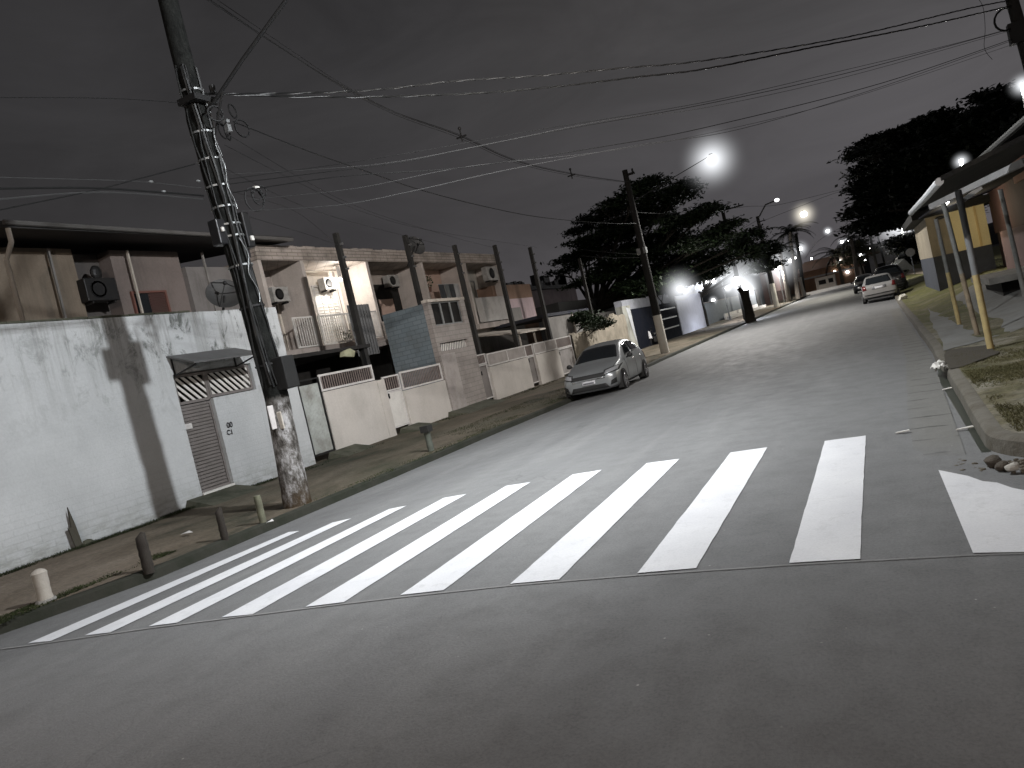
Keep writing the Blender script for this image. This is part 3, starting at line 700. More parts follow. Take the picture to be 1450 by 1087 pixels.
gt = obj('gutter', MB().tube([(XA+1.55, yX(10, 342, XA+1.5), zrA+.12), (XA+1.55, yA1+.3, zrA+.05)], .06, 8), simple('grey_gutter', (.12, .115, .11), .7), hA)
ygt = yX(18, 350, XA+1.5)
obj('downpipe', MB().tube([(XA+1.5, ygt, zrA), (XA+1.5, ygt, zrA-.3), (XA+1.25, ygt-.05, zrA-.65), (XA+1.25, ygt, 3.6)], .055, 8), CREAM, hA)
y0, y1, z0, z1 = RX(XA+.02, (192, 443), (234, 411))
wn = obj('window', frame(MB(), XA-.02, y0, y1, z0-.4, z1, .06, .08), simple('red_brown_frame', (.16, .07, .055), .6), hA)
obj('shutter', slats(MB().box(XA-.015, XA+.0, y0+.05, y1-.05, z0-.4, z1-.05), XA+.0, (y0+y1)/2, y1-.06, z0-.35, z1-.06, 12, horiz=True, wd=.05), simple('dark_red_shutter', (.07, .035, .03), .5), wn)
obj('pane', MB().box(XA+.0, XA+.012, y0+.07, (y0+y1)/2-.03, z0-.35, z1-.07), GLASSD, wn)
for k, (px, m_) in enumerate([(84, GREYP), (195, CREAM), (300, GREYP)]):
    y = yX(px, 400, XA+.3); obj('pillar', MB().box(XA+.16, XA+.22, y-.025, y+.025, 2, zrA-.05), m_, hA)
def ac_unit(label, X, y, z, w_=.8, h=.55, mat=None):
    t_ = thing('air_conditioner', label, 'air conditioner', (X, y, z))
    obj('casing', MB().box(X-.3, X, y-w_/2, y+w_/2, z, z+h), mat or simple('aged_white_plastic', (.36, .35, .33), .6, 0, .5, 4), t_, bevel=.02)
    mb = MB(); mb.tube([(X+.001, y-.1, z+h/2), (X+.02, y-.1, z+h/2)], h*.38, 16)
    for k in range(4): mb.tube([(X+.015+.003*k, y-.1, z+h/2), (X+.02+.003*k, y-.1, z+h/2)], h*(.36-.08*k), 16)
    obj('fan_grille', mb, DMET, t_)
    for s in (-1, 1): obj('bracket', MB().box(X-.32, X-.02, y+s*w_*.35-.02, y+s*w_*.35+.02, z-.06, z-.005), DMET, t_)
    return t_
q = P(147, 411, X=XA+.35); ac_unit('black air conditioner box on the brown house above the white wall', XA+.3, q.y, q.z-.25, .9, .6, DMET)
q = P(136, 386, X=XA+.1); o_ = thing('roof_bracket_lamp', 'dark round wall lamp under the eaves above the air conditioner', 'wall lamp', q)
obj('lamp_shade', MB().ell(q, .1, .16, .2), DMET, o_)
def dish(label, c, r, az, tilt, mast):
    t_ = thing('satellite_dish', label, 'satellite dish', mast)
    c = Vector(c); R = Matrix.Rotation(az, 3, 'Z') @ Matrix.Rotation(tilt, 3, 'Y'); mb = MB()
    def fn(u, v):
        a = 2*PI*u; rr = r*v; return c+R@Vector((-.28*r*(1-v*v), rr*math.cos(a), rr*math.sin(a)))
    mb.grid(fn, 24, 5); obj('reflector', mb, simple('dish_mesh', (.055, .055, .055), .6, .3), t_, smooth=True)
    f = c+R@Vector((r*.9, 0, 0)); mb = MB()
    for k in range(3): a = 2*PI*k/3; mb.tube([c+R@Vector((0, r*math.cos(a), r*math.sin(a))), f], .012, 5)
    mb.ell(f, .05); obj('feed_arm', mb, DMET, t_)
    obj('mast', MB().tube([mast, c-R@Vector((.25*r, 0, 0))], .03, 6), DMET, t_); return t_
q = P(318, 415, X=WX-.1); dish('pale satellite dish on the end of the tall white wall beside the pole', q, .42, -.6, -.5, (WX-.1, P(319, 452, X=WX-.1).y, ZT))
# ================================================================ row houses
XB = -16.9; XR = -18.3
yB = lambda px: yX(px, 400, XB)
zpt, zpb = 6.92, 6.45; zfl = 3.5
bounds = [(372, 432), (432, 524), (524, 602), (602, 663), (663, 714)]
mats = [plaster('warm_grey_plaster', (.30, .265, .245), .5, .5), plaster('bright_cream_plaster', (.62, .58, .52), .15, .1), plaster('tan_plaster', (.34, .295, .26), .35, .3), SALMON, plaster('grey_green_plaster', (.42, .40, .36), .4, .4)]
labels = ['row house with dim upper balcony nearest the wrapped pole', 'row house with brightly lit white louvred balcony door', 'row house with dark upper balcony above the blue grey block wall',
          'row house with salmon upper wall and hanging washing', 'end row house with pale curtains and frosted balcony']
FIN = plaster('fin_plaster', (.40, .36, .33), .3, .3); PARP = m_tile('parapet_brick', (.42, .37, .33), (.36, .31, .27), .5, .12, .014, (.2, .17, .15), .75)
for k, ((a, b), m_, lb) in enumerate(zip(bounds, mats, labels)):
    y0, y1 = yB(a), yB(b)-.01
    h = thing('row_house', lb, 'house', (XB, (y0+y1)/2, 0), 'row houses with shared parapet behind the low walls')
    obj('wall', MB().box(XR-6, XR, y0, y1, 0, zpb), m_, h)
    mb = MB(); n = 12; rnd = random.Random(k)
    for i in range(n):
        ya_ = y0+(y1-y0)*i/n; yb_ = y0+(y1-y0)*(i+1)/n; mb.box(XB-.2, XB+.02, ya_, yb_, zpb+.003, zpt+(.05*rnd.random() if k < 3 else 0))
    mb.box(XR-6, XB-.2, y0, y1, zpb+.003, zpb+.16)
    obj('parapet', mb, PARP, h)
    obj('partition', MB().box(XR+.003, XB, y0, y0+.16, zfl, zpb), FIN, h)
    if k == 4: obj('partition', MB().box(XR+.003, XB, y1-.16, y1, zfl, zpb), FIN, h)
    obj('balcony_floor', MB().box(XR+.003, XB+.05, y0+.005, y1-.005, zfl-.25, zfl-.003), mats[0], h)
    obj('shade_and_wall_sheet', MB().box(XR+.004, XR+.03, y0+.02, y1-.02, .1, zfl-.3), DARKW if k < 3 else plaster('ground_floor_grey', (.22, .19, .17)), h)  # near-black sheet paints the shade under the first three balconies
    if k in (0, 1):
        r0, r1 = (y0+.9, y1-.02) if k == 0 else (y0+.2, y0+(y1-y0)*.52)
        r_ = obj('railing', frame(MB(), XB-.02, r0, r1, zfl+.02, zfl+1.05, .05), LMET, h)
        obj('bars', slats(MB(), XB-.01, r0+.05, r1-.05, zfl+.07, zfl+1.0, int((r1-r0)/.12), 0, .03), LMET, r_)
        if k == 1:
            r_ = obj('railing', frame(MB(), XB-.02, r1+.9, y1-.05, zfl+.02, zfl+1.05, .05), WMET, h); obj('bars', slats(MB(), XB-.01, r1+.95, y1-.1, zfl+.07, zfl+1.0, 10, 0, .03), WMET, r_)
    if k == 0:
        w0, w1, v0, v1 = RX(XR, (383, 421), (414, 404)); wn = obj('window', frame(MB(), XR+.003, w0, w1, v0, v1, .05), FIN, h); obj('pane', MB().box(XR+.004, XR+.02, w0+.05, w1-.05, v0+.05, v1-.05), GLASSD, wn)
        obj('door', MB().box(XR+.004, XR+.05, y0+1.9, y0+2.7, zfl, zfl+2.1), plaster('lit_door', (.5, .46, .4), .2, .1), h)
    if k == 1:
        w0, w1 = yX(448, 440, XR), yX(480, 430, XR); zt_ = zX(455, 404, XR)
        d_ = obj('door', frame(MB(), XR+.003, w0, w1, zfl, zt_, .07, .07), WMET, h)
        mb = MB()
        for j in range(4): s0 = w0+.08+(w1-w0-.16)*j/4; slats(mb, XR+.02, s0+.02, s0+(w1-w0-.16)/4-.02, zfl+.1, zt_-.08, 20, horiz=True, wd=.07)
        obj('shutter', mb, LMET, d_)
        obj('wall_panel', MB().box(XR+.003, XR+.02, w1+.02, y1-.2, zfl, zt_+.5), mats[0], h)
    if k == 2:
        obj('door', MB().box(XR+.004, XR+.03, y0+.2, y1-.05, zfl, zfl+2.35), DARKW, h)  # full-width black sheet paints the dark balcony, not a door leaf
        obj('wall_panel', MB().box(XR+.031, XR+.1, y0+2.2, y0+3.2, zfl+1.0, zfl+1.7), SALMON, h)
    if k == 3:
        d_ = obj('door', frame(MB(), XR+.003, y0+.4, y0+2.0, zfl, zfl+2.0, .06), FIN, h); obj('shutter', slats(MB().box(XR+.004, XR+.01, y0+.45, y0+1.95, zfl, zfl+1.95), XR+.015, y0+.5, y0+1.9, zfl, zfl+1.9, 9, 0, .09), mats[3], d_)
    if k == 4:
        obj('balcony_panel', MB().box(XB-.01, XB+.01, y0+.3, y1-.3, zfl+.05, zfl+1.25), simple('frosted_glass_panel', (.34, .32, .30), .3, 0, .4, 2), h)
        c_ = obj('curtain', MB().grid(lambda u, v: (XR+.15+.03*math.sin(u*50), y0+.5+(y1-y0-1.6)*u, zfl+2.3*v), 60, 1), simple('pale_curtain', (.34, .32, .28), .9, 0, .3), h)
        obj('window_frame', frame(MB(), XR+.2, y0+.45, y1-1.0, zfl, zfl+2.35, .05), GMET, h)
# balcony clutter
q = P(398, 414, X=XB-.4); ac_unit('white air conditioner on the dim balcony near the wrapped pole', XB-.4, q.y, q.z-.3, .75, .5)
q = P(468, 400, X=XR+.5); ac_unit('air conditioner over the brightly lit balcony door', XR+.5, q.y, q.z-.25, .7, .45)
q = P(558, 397, X=XR+.5); ac_unit('small air conditioner on the dark third balcony', XR+.5, q.y, q.z-.25, .8, .5)
q = P(645, 391, X=XR+.5); ac_unit('small white air conditioner above the hanging washing', XR+.5, q.y, q.z-.2, .6, .45)
q = P(698, 388, X=XB+.1); ac_unit('large white air conditioner on the corner above the frosted balcony', XB+.1, q.y, q.z-.3, 1.2, .7)
def potted(label, q, h=.5):
    t_ = thing('potted_plant', label, 'plant', q); mb = MB(); mb.tube([q, q+Vector((0, 0, .22))], [.1, .14], 12); obj('pot', mb, simple('clay_pot', (.10, .05, .035), .8), t_)
    mb = MB(); rnd = random.Random(int(q.y*100))
    for i in range(90):
        a = rnd.uniform(0, 2*PI); r = rnd.uniform(.02, .25); z = .22+rnd.uniform(0, h); p = q+Vector((r*math.cos(a), r*math.sin(a), z)); s = .05
        d1 = Vector((rnd.uniform(-1, 1), rnd.uniform(-1, 1), rnd.uniform(-1, 1))).normalized()*s; d2 = Vector((rnd.uniform(-1, 1), rnd.uniform(-1, 1), rnd.uniform(-1, 1))).normalized()*s
        mb.add([p-d1, p+d2, p+d1, p-d2], [(0, 1, 2, 3)])
    obj('leaves', mb, simple('balcony_leaf', (.03, .05, .02), .8), t_)
for (px, py, X, l) in [(494, 484, XB-.2, 'dark potted plant standing behind the lit balcony bars'), (606, 404, XB-.3, 'potted plant beside the satellite dish post')]:
    potted(l, P(px, py, X=X)-Vector((0, 0, .3)))
# washing
wl = thing('washing_line', 'grey clothes hanging on a line in front of the salmon wall', 'laundry', P(630, 400, X=XB-.5))
ya_, yb_ = yX(618, 400, XB-.5), yX(650, 400, XB-.5); zl_ = zX(632, 402, XB-.5)
obj('line', MB().tube([(XB-.5, ya_, zl_), (XB-.5, yb_, zl_)], .01, 5), WMET, wl)
for i, (a, w_, h_, m_) in enumerate([(.05, .5, .9, 'd'), (.3, .45, .95, 'g'), (.5, .5, .8, 'd'), (.72, .5, .7, 'w')]):
    y = ya_+(yb_-ya_)*a; mm = {'d': simple('dark_cloth', (.05, .055, .06), .95), 'g': simple('grey_cloth', (.16, .17, .17), .95), 'w': simple('white_cloth', (.42, .42, .42), .95)}[m_]
    obj('garment', MB().grid(lambda u, v: (XB-.5+.04*math.sin(u*9+i)*v, y+w_*u, zl_-h_*v), 10, 4), mm, wl)
# blue-grey block wall standing forward, dark enclosure, carport roof
if 0: bq = thing('block_wall', 'blue grey block wall of a raised front room below the satellite dish', 'wall', (-14.45, 22, 0))
zz0 = 3; y0 = 1; y1 = 2; zz1 = 3
mb = MB(); mb.hexa([(-14.65, y0, 0), (-14.45, y0, 0), (-14.45, y1, 0), (-14.65, y1, 0)], [(-14.65, y0, zz0), (-14.45, y0, zz0), (-14.45, y1, zz1), (-14.65, y1, zz1)])
mb.hexa([(-17.2, y0, 0), (-14.66, y0, 0), (-14.66, y0+.2, 0), (-17.2, y0+.2, 0)], [(-17.2, y0, zz0-.6), (-14.66, y0, zz0), (-14.66, y0+.2, zz0), (-17.2, y0+.2, zz0-.6)])
en = thing('dark_enclosure', 'black corrugated enclosure hung beside the lit balcony', 'enclosure', (-15.4, 21, 3.3))
y0, y1, z0, z1 = RX(-15.4, (508, 505), (522, 430)); y1 = yX(536, 490, -15.4)
obj('sheet', corr(-15.4, y0, y1, z0, z1, 8, .03), simple('black_glossy_sheet', (.012, .013, .014), .45, .1, .2), en)
cr = thing('carport', 'dark carport roof between the low railing wall and the row houses', 'carport', (-15, 18.5, 0))
obj('roof', MB().box(-16.85, -13.6, yX(415, 520), yX(532, 520, -13.6), 2.95, 3.05), simple('black_roof', (.015, .014, .014), .9), cr)
for y in (yX(418, 520), yX(525, 520, -13.6)): obj('post', MB().box(-13.75, -13.65, y-.05, y+.05, .1, 2.94), DMET, cr)
q = P(495, 503, X=-13.55); o_ = thing('cloth_bundle', 'pale yellowish cloth stuffed on the edge of the dark carport roof', 'cloth', q)
obj('cloth', MB().prism([q+Vector((0, -.26, 0)), q+Vector((0, .2, -.06)), q+Vector((0, .3, .1)), q+Vector((0, .1, .2)), q+Vector((0, -.18, .16))], (-.15, 0, 0)), simple('yellowish_cloth', (.42, .42, .28), .9, 0, .5, 5, .8), o_)
# slim black service posts behind the low walls
for (px, py, lb) in [(475, 330, 'black service post in front of the lit white balcony'), (573, 333, 'black service post carrying the satellite dish'), (643, 347, 'black service post in front of the washing'),
                     (700, 347, 'black service post at the corner of the end row house'), (750, 350, 'black service post standing beyond the end row house'), (820, 366, 'thin black service post in front of the left tree')]:
    X = -13.75; q = P(px, py, X=X)
    t_ = thing('service_post', lb, 'post', (X, q.y, .1), 'black service posts behind the low walls')
    obj('post', MB().hexa([(X-.1, q.y-.1, 0), (X+.1, q.y-.1, 0), (X+.1, q.y+.1, 0), (X-.1, q.y+.1, 0)], [(X-.07, q.y-.07, q.z), (X+.07, q.y-.07, q.z), (X+.07, q.y+.07, q.z), (X-.07, q.y+.07, q.z)]), BLACKP, t_)
    mb = MB()
    for z in (.35, .75, 1.1): mb.tube([(X+.07, q.y, q.z-z), (X+.16, q.y+.03, q.z-z)], .035, 6)
    obj('insulator', mb, simple('insulator', (.1, .1, .1), .4), t_)
q = P(589, 347, X=-13.75); dish('dark mesh satellite dish on the black service post', q, .36, -.35, -.3, (-13.75, yX(577, 375, -13.75), zX(577, 376, -13.75)))
# houses beyond the row
b2 = thing('house', 'brown and mauve block house just beyond the row houses', 'house', (-18, 39, 0))
y0, y1, z0, z1 = RX(-17.4, (722, 455), (745, 402)); obj('wall', MB().box(-24, -17.4, y0-1.2, y1+.5, 0, z1), BROWNW, b2); obj('upper_panel', MB().box(-17.39, -17.33, y0-.8, y1+.3, z0, (z0+z1)/2+.2), plaster('mauve_plaster', (.42, .33, .34), .4, .4), b2)
obj('roof_tank', MB().box(-21, -18.2, y0, y0+2, z1+.003, z1+1.3), simple('dark_slate', (.05, .05, .055)), b2)
b3 = thing('house', 'grey brown low house with cluttered roof left of the big tree', 'house', (-26, 60, 0))
obj('wall', MB().box(-34, -25, 52, 68, 0, 6.4), plaster('dull_mauve', (.16, .13, .13), .5, .5), b3); obj('roof', MB().box(-34.5, -24.6, 51.5, 68.5, 6.403, 6.7), ROOFD, b3)
rnd = random.Random(4); mb = MB()
for i in range(18): y = rnd.uniform(53, 66); mb.box(-25.5, -25.1, y, y+rnd.uniform(.3, 1.6), 6.703, 6.9+rnd.uniform(0, .9))
obj('roof_clutter', mb, DMET, b3)
sh = thing('shed', 'lean-to shed with pale sheet roof behind the frosted panel wall', 'shed', (-15, 33, 0))
y0, y1 = yX(735, 478, -14.2), yX(780, 470, -14.2); zr_ = zX(740, 472, -14.2)
mb = MB().hexa([(-17.5, y0, zr_+.5), (-14.1, y0, zr_), (-14.1, y1, zr_), (-17.5, y1, zr_+.5)], [(-17.5, y0, zr_+.56), (-14.1, y0, zr_+.07), (-14.1, y1, zr_+.07), (-17.5, y1, zr_+.56)]); obj('roof', mb, CREAM, sh)
for k in range(3): obj('post', MB().box(-14.3, -14.22, y0+.1+(y1-y0-.3)*k/2, y0+.18+(y1-y0-.3)*k/2, .1, zr_-.01), CREAM, sh)
obj('wall', MB().box(-17.5, -17.3, y0-2, y1+4, 0, zr_+1.6), GREYP, sh); obj('dark_roof_sheet', MB().box(-17.2, -14.4, y1+.1, y1+7, zr_+.6, zr_+.75), simple('navy_roof', (.02, .022, .035), .7), sh)
sw = thing('boundary_wall', 'plain grey brown wall with white corner pipe beyond the shed', 'wall', (-14, 37, 0)); y0, y1 = yX(780, 480, -14), yX(813, 465, -14)
obj('wall', MB().box(-14.2, -14, y0, y1, 0, zX(800, 446, -14)), GREYP, sw); obj('pipe', MB().tube([(-13.95, y1, .1), (-13.95, y1, zX(806, 445, -14))], .05, 6), CREAM, sw)
# kerbside posts
def stump(px, py, h, r, mat, label, lean=0, name='bollard', top='flat', smooth=True):
    q = P(px, py, Z=.15)+Vector((-.13, .02, 0)); t_ = thing(name, label, name.replace('_', ' '), q); mb = MB(); rnd = random.Random(int(px))
    n = 9; pts = [q+Vector((lean*h*i/n, 0, -.05+(h+.05)*i/n)) for i in range(n+1)]; rr = [r*(1+rnd.uniform(-.08, .08)) for _ in pts]
    if top == 'round': pts += [pts[-1]+Vector((0, 0, .03)), pts[-1]+Vector((0, 0, .05))]; rr += [r*.8, r*.35]
    if top == 'jag': pts += [pts[-1]+Vector((r*.2, r*.25, .03)), pts[-1]+Vector((r*.35, r*.45, .07))]; rr += [r*.72, r*.42]
    mb.tube(pts, rr, 12); obj('post', mb, mat, t_, smooth=smooth)
    if top == 'round': obj('base', MB().tube([q-Vector((0, 0, .02)), q+Vector((0, 0, .03))], [r*1.6, r*1.3], 10), CONC, t_)
    return t_
CB = plaster('bollard_concrete', (.36, .33, .29), .3, .2)
stump(72, 851, .36, .085, CB, 'round-topped pale concrete bollard at the far left kerb', top='round')
stump(218, 806, .42, .07, WOODD, 'dark charred wooden stub at the kerb next to the round-topped bollard', top='jag')
stump(326, 761, .38, .055, WOODD, 'thin dark wooden stub halfway between the crossing and the white wall gate', top='jag')
stump(380, 738, .42, .055, simple('mossy_grey_post', (.16, .16, .11), .9, 0, .6, 8), 'mossy grey post just left of the wrapped pole')
stump(617, 637, .42, .07, simple('grey_green_post', (.10, .11, .09), .9, 0, .4, 8), 'grey green post with square black cap further along the kerb')
q = P(617, 637, Z=.15)+Vector((-.13, .02, 0)); o_ = thing('post_cap', 'square black cap on the grey green kerb post', 'cap', q+Vector((0, 0, .42))); obj('cap', MB().box(q.x-.1, q.x+.1, q.y-.1, q.y+.1, q.z+.42, q.z+.56), BLACKP, o_)
q = P(112, 768, X=WX+.12); o_ = thing('broken_plank', 'splintered plank leaning on the foot of the long white wall', 'plank', q)
obj('plank', MB().prism([(q.x, q.y-.08, .15), (q.x, q.y+.05, .15), (q.x-.05, q.y+.03, .62), (q.x-.06, q.y-.02, .95), (q.x-.05, q.y-.05, .6), (q.x-.03, q.y-.12, .6)], (.03, 0, 0)), simple('grey_plank', (.07, .065, .05), .9), o_)
obj('rubble', MB().ell((q.x+.05, q.y+.12, .24), .08, .12, .08, 7, 5), CONCD, o_)
# gate ramps
for (px, py, l_, w_, lb) in [(345, 700, 1.5, 1.0, ''), (500, 640, 1.3, .8, ''), (588, 608, 1.2, .9, ''), (665, 580, 3.0, 1.0, '')]:
    q = P(px, py, Z=.22); mb = MB(); y0, y1 = q.y-l_/2, q.y+l_/2
    mb.add([(WX, y0, .2), (WX, y1, .2), (WX, y1-.1, .38), (WX, y0+.1, .38), (WX+w_, y0, .17), (WX+w_, y1, .17)], [(0, 3, 2, 1), (3, 2, 5, 4)][1:]+[(0, 3, 4), (1, 5, 2)])
    struct('gate_ramp', mb, CONCD)
for (px, py, s) in [(265, 758, .12), (383, 742, .06), (460, 905, .13), (335, 895, .04)]:
    q = P(px, py, Z=.17 if px < 400 and py < 800 else .05); tag(obj('litter_scrap', MB().prism([(q.x-s, q.y-.02, q.z+.03), (q.x+s*.2, q.y-.05, q.z+.045), (q.x+s, q.y+.02, q.z+.035), (q.x, q.y+.06, q.z+.06)], (0, 0, .004)), WMET),
        {265: 'white scrap of paper on the dirt pavement before the white wall', 383: 'white chip lying at the foot of the mossy grey post', 460: 'torn white paper scrap on the near asphalt', 335: 'tiny white crumb on the asphalt at the crossing end'}[px], 'litter')
# ================================================================ poles
def m_pole():
    t = NT('pole_concrete'); p = t.pos(); x, y, z = t.sep(p)
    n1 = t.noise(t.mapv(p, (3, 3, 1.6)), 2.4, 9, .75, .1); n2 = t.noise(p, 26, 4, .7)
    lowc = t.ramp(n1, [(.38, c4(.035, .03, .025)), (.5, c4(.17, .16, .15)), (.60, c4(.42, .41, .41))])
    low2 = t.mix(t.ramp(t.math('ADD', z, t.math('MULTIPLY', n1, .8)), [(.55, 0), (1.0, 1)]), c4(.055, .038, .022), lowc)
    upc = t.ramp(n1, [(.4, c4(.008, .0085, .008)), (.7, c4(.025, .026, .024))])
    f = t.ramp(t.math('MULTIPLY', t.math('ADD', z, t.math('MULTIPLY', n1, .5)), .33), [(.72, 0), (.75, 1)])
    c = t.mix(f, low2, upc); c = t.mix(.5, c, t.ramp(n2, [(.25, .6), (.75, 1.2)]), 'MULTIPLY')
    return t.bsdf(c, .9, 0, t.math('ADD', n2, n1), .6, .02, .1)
POLEM = m_pole()
CPOLE = plaster('grey_pole_concrete', (.02, .019, .018), .4, .4); WBASE = plaster('whitewashed_base', (.55, .53, .48), .3, .4)
px0 = Vector((-9.35, 9.62, 0))
def PO(z):
    s_ = lerp_tab([(0, .10), (2, .20), (4, .14), (6.2, .03), (8, 0), (12, 0)], z); return px0+Vector((.45*s_, .85*s_, z))
lp = thing('utility_pole', 'large stained concrete pole wrapped in cables in front of the white wall', 'utility pole', (px0.x, px0.y, .12))
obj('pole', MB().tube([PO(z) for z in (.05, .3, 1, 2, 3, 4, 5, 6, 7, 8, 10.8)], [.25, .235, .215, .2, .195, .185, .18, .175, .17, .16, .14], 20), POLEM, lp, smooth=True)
rnd = random.Random(11)
mb = MB()
for k in range(8):
    a = rnd.uniform(-1.9, .9); r0 = .235; pts = []
    for i in range(26):
        z = 2.2+5.4*i/25+rnd.uniform(-.03, .03); rr = .205-.005*z+rnd.uniform(0, .035); aa = a+.25*math.sin(z*1.3+k)
        pts.append(PO(z)+Vector((rr*math.cos(aa), rr*math.sin(aa), 0)))
    mb.tube(pts, rnd.choice([.012, .016, .024]), 6)
obj('cable_bundle', mb, simple('glossy_cable', (.006, .0065, .0065), .5, 0, .2, 5, .2, .3), lp)
mb = MB()
for k in range(3):
    a = rnd.uniform(-1.2, .3); pts = []
    for i in range(14):
        z = [3.6, 5.2, 6.1][k]+1.1*i/13; aa = a+.2*math.sin(i*.8+k); pts.append(PO(z)+Vector((.23*math.cos(aa), .23*math.sin(aa), 0)))
    mb.tube(pts, .007, 6)
obj('pale_cable', mb, GMET, lp)
for z in (2.55, 3.55, 4.25, 4.75, 4.95, 5.25, 5.6, 6.05, 6.5, 7.2):
    r = .212-.006*z+.02; obj('steel_band', MB().tube([PO(z), PO(z+.03)], r, 20), GMET if z > 4 else DMET, lp)
# boxes hugging the pole
def hug(name, px, py, w_, d_, h_, mat, dx, dy, lb=None):
    z = P(px, py, X=px0.x).z; c_ = PO(z); dx *= .85; dy *= .85; o_ = obj(name, MB().box(c_.x+dx-d_/2, c_.x+dx+d_/2, c_.y+dy-w_/2, c_.y+dy+w_/2, z-h_/2, z+h_/2), mat, lp, bevel=.02); return o_
hug('splice_box', 306, 330, .22, .2, .42, simple('black_plastic', (.02, .02, .022), .35, 0, .1), -.02, -.28)
hug('splice_box', 342, 330, .16, .2, .6, DMET, .12, .26); hug('splice_box', 309, 328, .06, .05, .08, LMET, .12, -.31); hug('splice_box', 349, 343, .07, .06, .09, LMET, .24, .27)
hug('meter_box', 398, 530, .3, .3, .55, simple('black_box_paint', (.012, .012, .012), .7, 0, .1), .30, .06); hug('notice_plate', 380, 592, .16, .02, .40, simple('notice_white', (.66, .62, .6), .6, 0, .2), .06, -.27)
hug('paint_patch', 392, 596, .03, .1, .3, CREAM, .16, -.19)
z = P(265, 145, X=px0.x).z; obj('crossarm_bracket', MB().box(px0.x-.1, px0.x+.3, px0.y-.24, px0.y+.26, z-.05, z+.05), DMET, lp)
obj('insulator', MB().tube([px0+Vector((.2, .3, z+.18)), px0+Vector((.2, .3, z+.3))], .05, 8), DMET, lp)
# lamp arm that rises from the pole out of the picture
LA = Vector((-9.25, 9.65, 6.75)); LB = P(405, 0, Y=9.9); LC = LB+(LB-LA)*1.05; LT = LC+Vector((.5, .1, .12))
def lamp_mats(): pass
WARMW = c4(1, .97, .92)
def lamp_head(parent, tip, dirv, s=1.0, lens=None, halo=None, hr=1.5, lensr=.1):
    d = Vector(dirv).normalized(); mb = MB(); mb.ell((0, 0, 0), .34*s, .15*s, .09*s)
    R = d.to_track_quat('X', 'Z').to_matrix(); mb.v = [tuple(tip+R@Vector(v)) for v in mb.v]; obj('lamp_head', mb, GMET, parent, smooth=True)
    obj('lens', MB().ell(tip-Vector((0, 0, .07*s)), lensr*1.4, lensr*1.4, lensr), lens or LENS, parent, smooth=True)
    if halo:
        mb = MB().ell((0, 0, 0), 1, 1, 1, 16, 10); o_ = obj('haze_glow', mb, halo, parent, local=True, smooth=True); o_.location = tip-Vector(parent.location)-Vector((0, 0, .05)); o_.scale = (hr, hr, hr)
LENS = emit('lamp_lens', (1, .98, .95, 1), 30)
LENSW = emit('lamp_lens_warm', (1, .93, .8, 1), 22)
ar = thing('street_lamp', 'lamp on a long arm climbing from the wrapped pole out over the crossing', 'street lamp', LA)
obj('arm', MB().tube([LA, LA.lerp(LB, .5)+Vector((0, 0, .03)), LB, LC, LT], .032, 10), DMET, ar)
obj('stay', MB().tube([px0+Vector((.1, .1, 6.3)), LA.lerp(LB, .25)], .02, 6), DMET, ar)
lamp_head(ar, LT, (1, .2, .1))
spot('lamp_light', LT-Vector((0, 0, .25)), LT+Vector((2.4, 1.5, -9)), 5600, (.95, .98, 1), 124, .12, ar, 1.0)
mb = MB(); rnd = random.Random(3); q = P(322, 178, X=-9.0)
for k in range(7):
    c0 = q+Vector((rnd.uniform(-.25, .2), rnd.uniform(-.3, .3), rnd.uniform(-.2, .25))); r = rnd.uniform(.06, .17); a0 = rnd.uniform(0, PI)
    mb.tube([c0+Vector((r*.6*math.cos(a0)*math.cos(t*.5), r*math.cos(t*.5), r*math.sin(t*.5))) for t in range(13)], .014, 5, cap=False)
cc = thing('cable_coil', 'tangled coil of spare cable hanging where the lamp arm leaves the wrapped pole', 'cable coil', q); obj('coil', mb, CAB, cc); obj('clamp', MB().box(q.x-.04, q.x+.04, q.y-.04, q.y+.04, q.z-.1, q.z+.1), GMET, cc)
q2 = P(365, 275, X=-9.0); mb = MB()
for k in range(4):
    c0 = q2+Vector((0, rnd.uniform(-.15, .15), rnd.uniform(-.15, .1))); r = rnd.uniform(.06, .16)
    mb.tube([c0+Vector((r*.4*math.cos(t*.5), r*math.cos(t*.5), r*math.sin(t*.5)*1.3)) for t in range(13)], .012, 5, cap=False)
cc = thing('cable_coil', 'small loose cable coil hanging to the right of the wrapped pole below the larger tangle', 'cable coil', q2); obj('coil', mb, CAB, cc); obj('clamp', MB().box(q2.x-.03, q2.x+.03, q2.y-.05, q2.y+.05, q2.z+.1, q2.z+.14), LMET, cc)

def pole(label, top, base, X, r0=.17, r1=.11, white=0, arms=(), mat=None, zb=.1, name='utility_pole'):
    b = P(*base, X=X); tz = P(*top, X=X).z; y = b.y
    t_ = thing(name, label, name.replace('_', ' '), (X, y, zb)); c0 = Vector((X, y, 0))
    z0 = zb+white if white else zb-.1
    obj('pole', MB().tube([c0+Vector((0, 0, z0)), c0+Vector((0, 0, tz))], [r0, r1], 14), mat or CPOLE, t_, smooth=True)
    if white: obj('whitewashed_base', MB().tube([c0+Vector((0, 0, zb-.15)), c0+Vector((0, 0, z0))], [r0*1.08, r0*1.02], 14), WBASE, t_, smooth=True)
    for dz, l_, dirx in arms:
        obj('crossarm', MB().bar(c0+Vector((-l_*(1 if dirx < 0 else .2), 0, tz-dz)), c0+Vector((l_, 0, tz-dz)), .09, .11), DMET, t_)
        mb = MB()
        for s in (-.8, 0, .8): mb.tube([c0+Vector((l_*s if dirx < 0 else l_*abs(s), 0, tz-dz+.05)), c0+Vector((l_*s if dirx < 0 else l_*abs(s), 0, tz-dz+.22))], .045, 7)
        obj('insulator', mb, DMET, t_)
    return t_, Vector((X, y, tz))
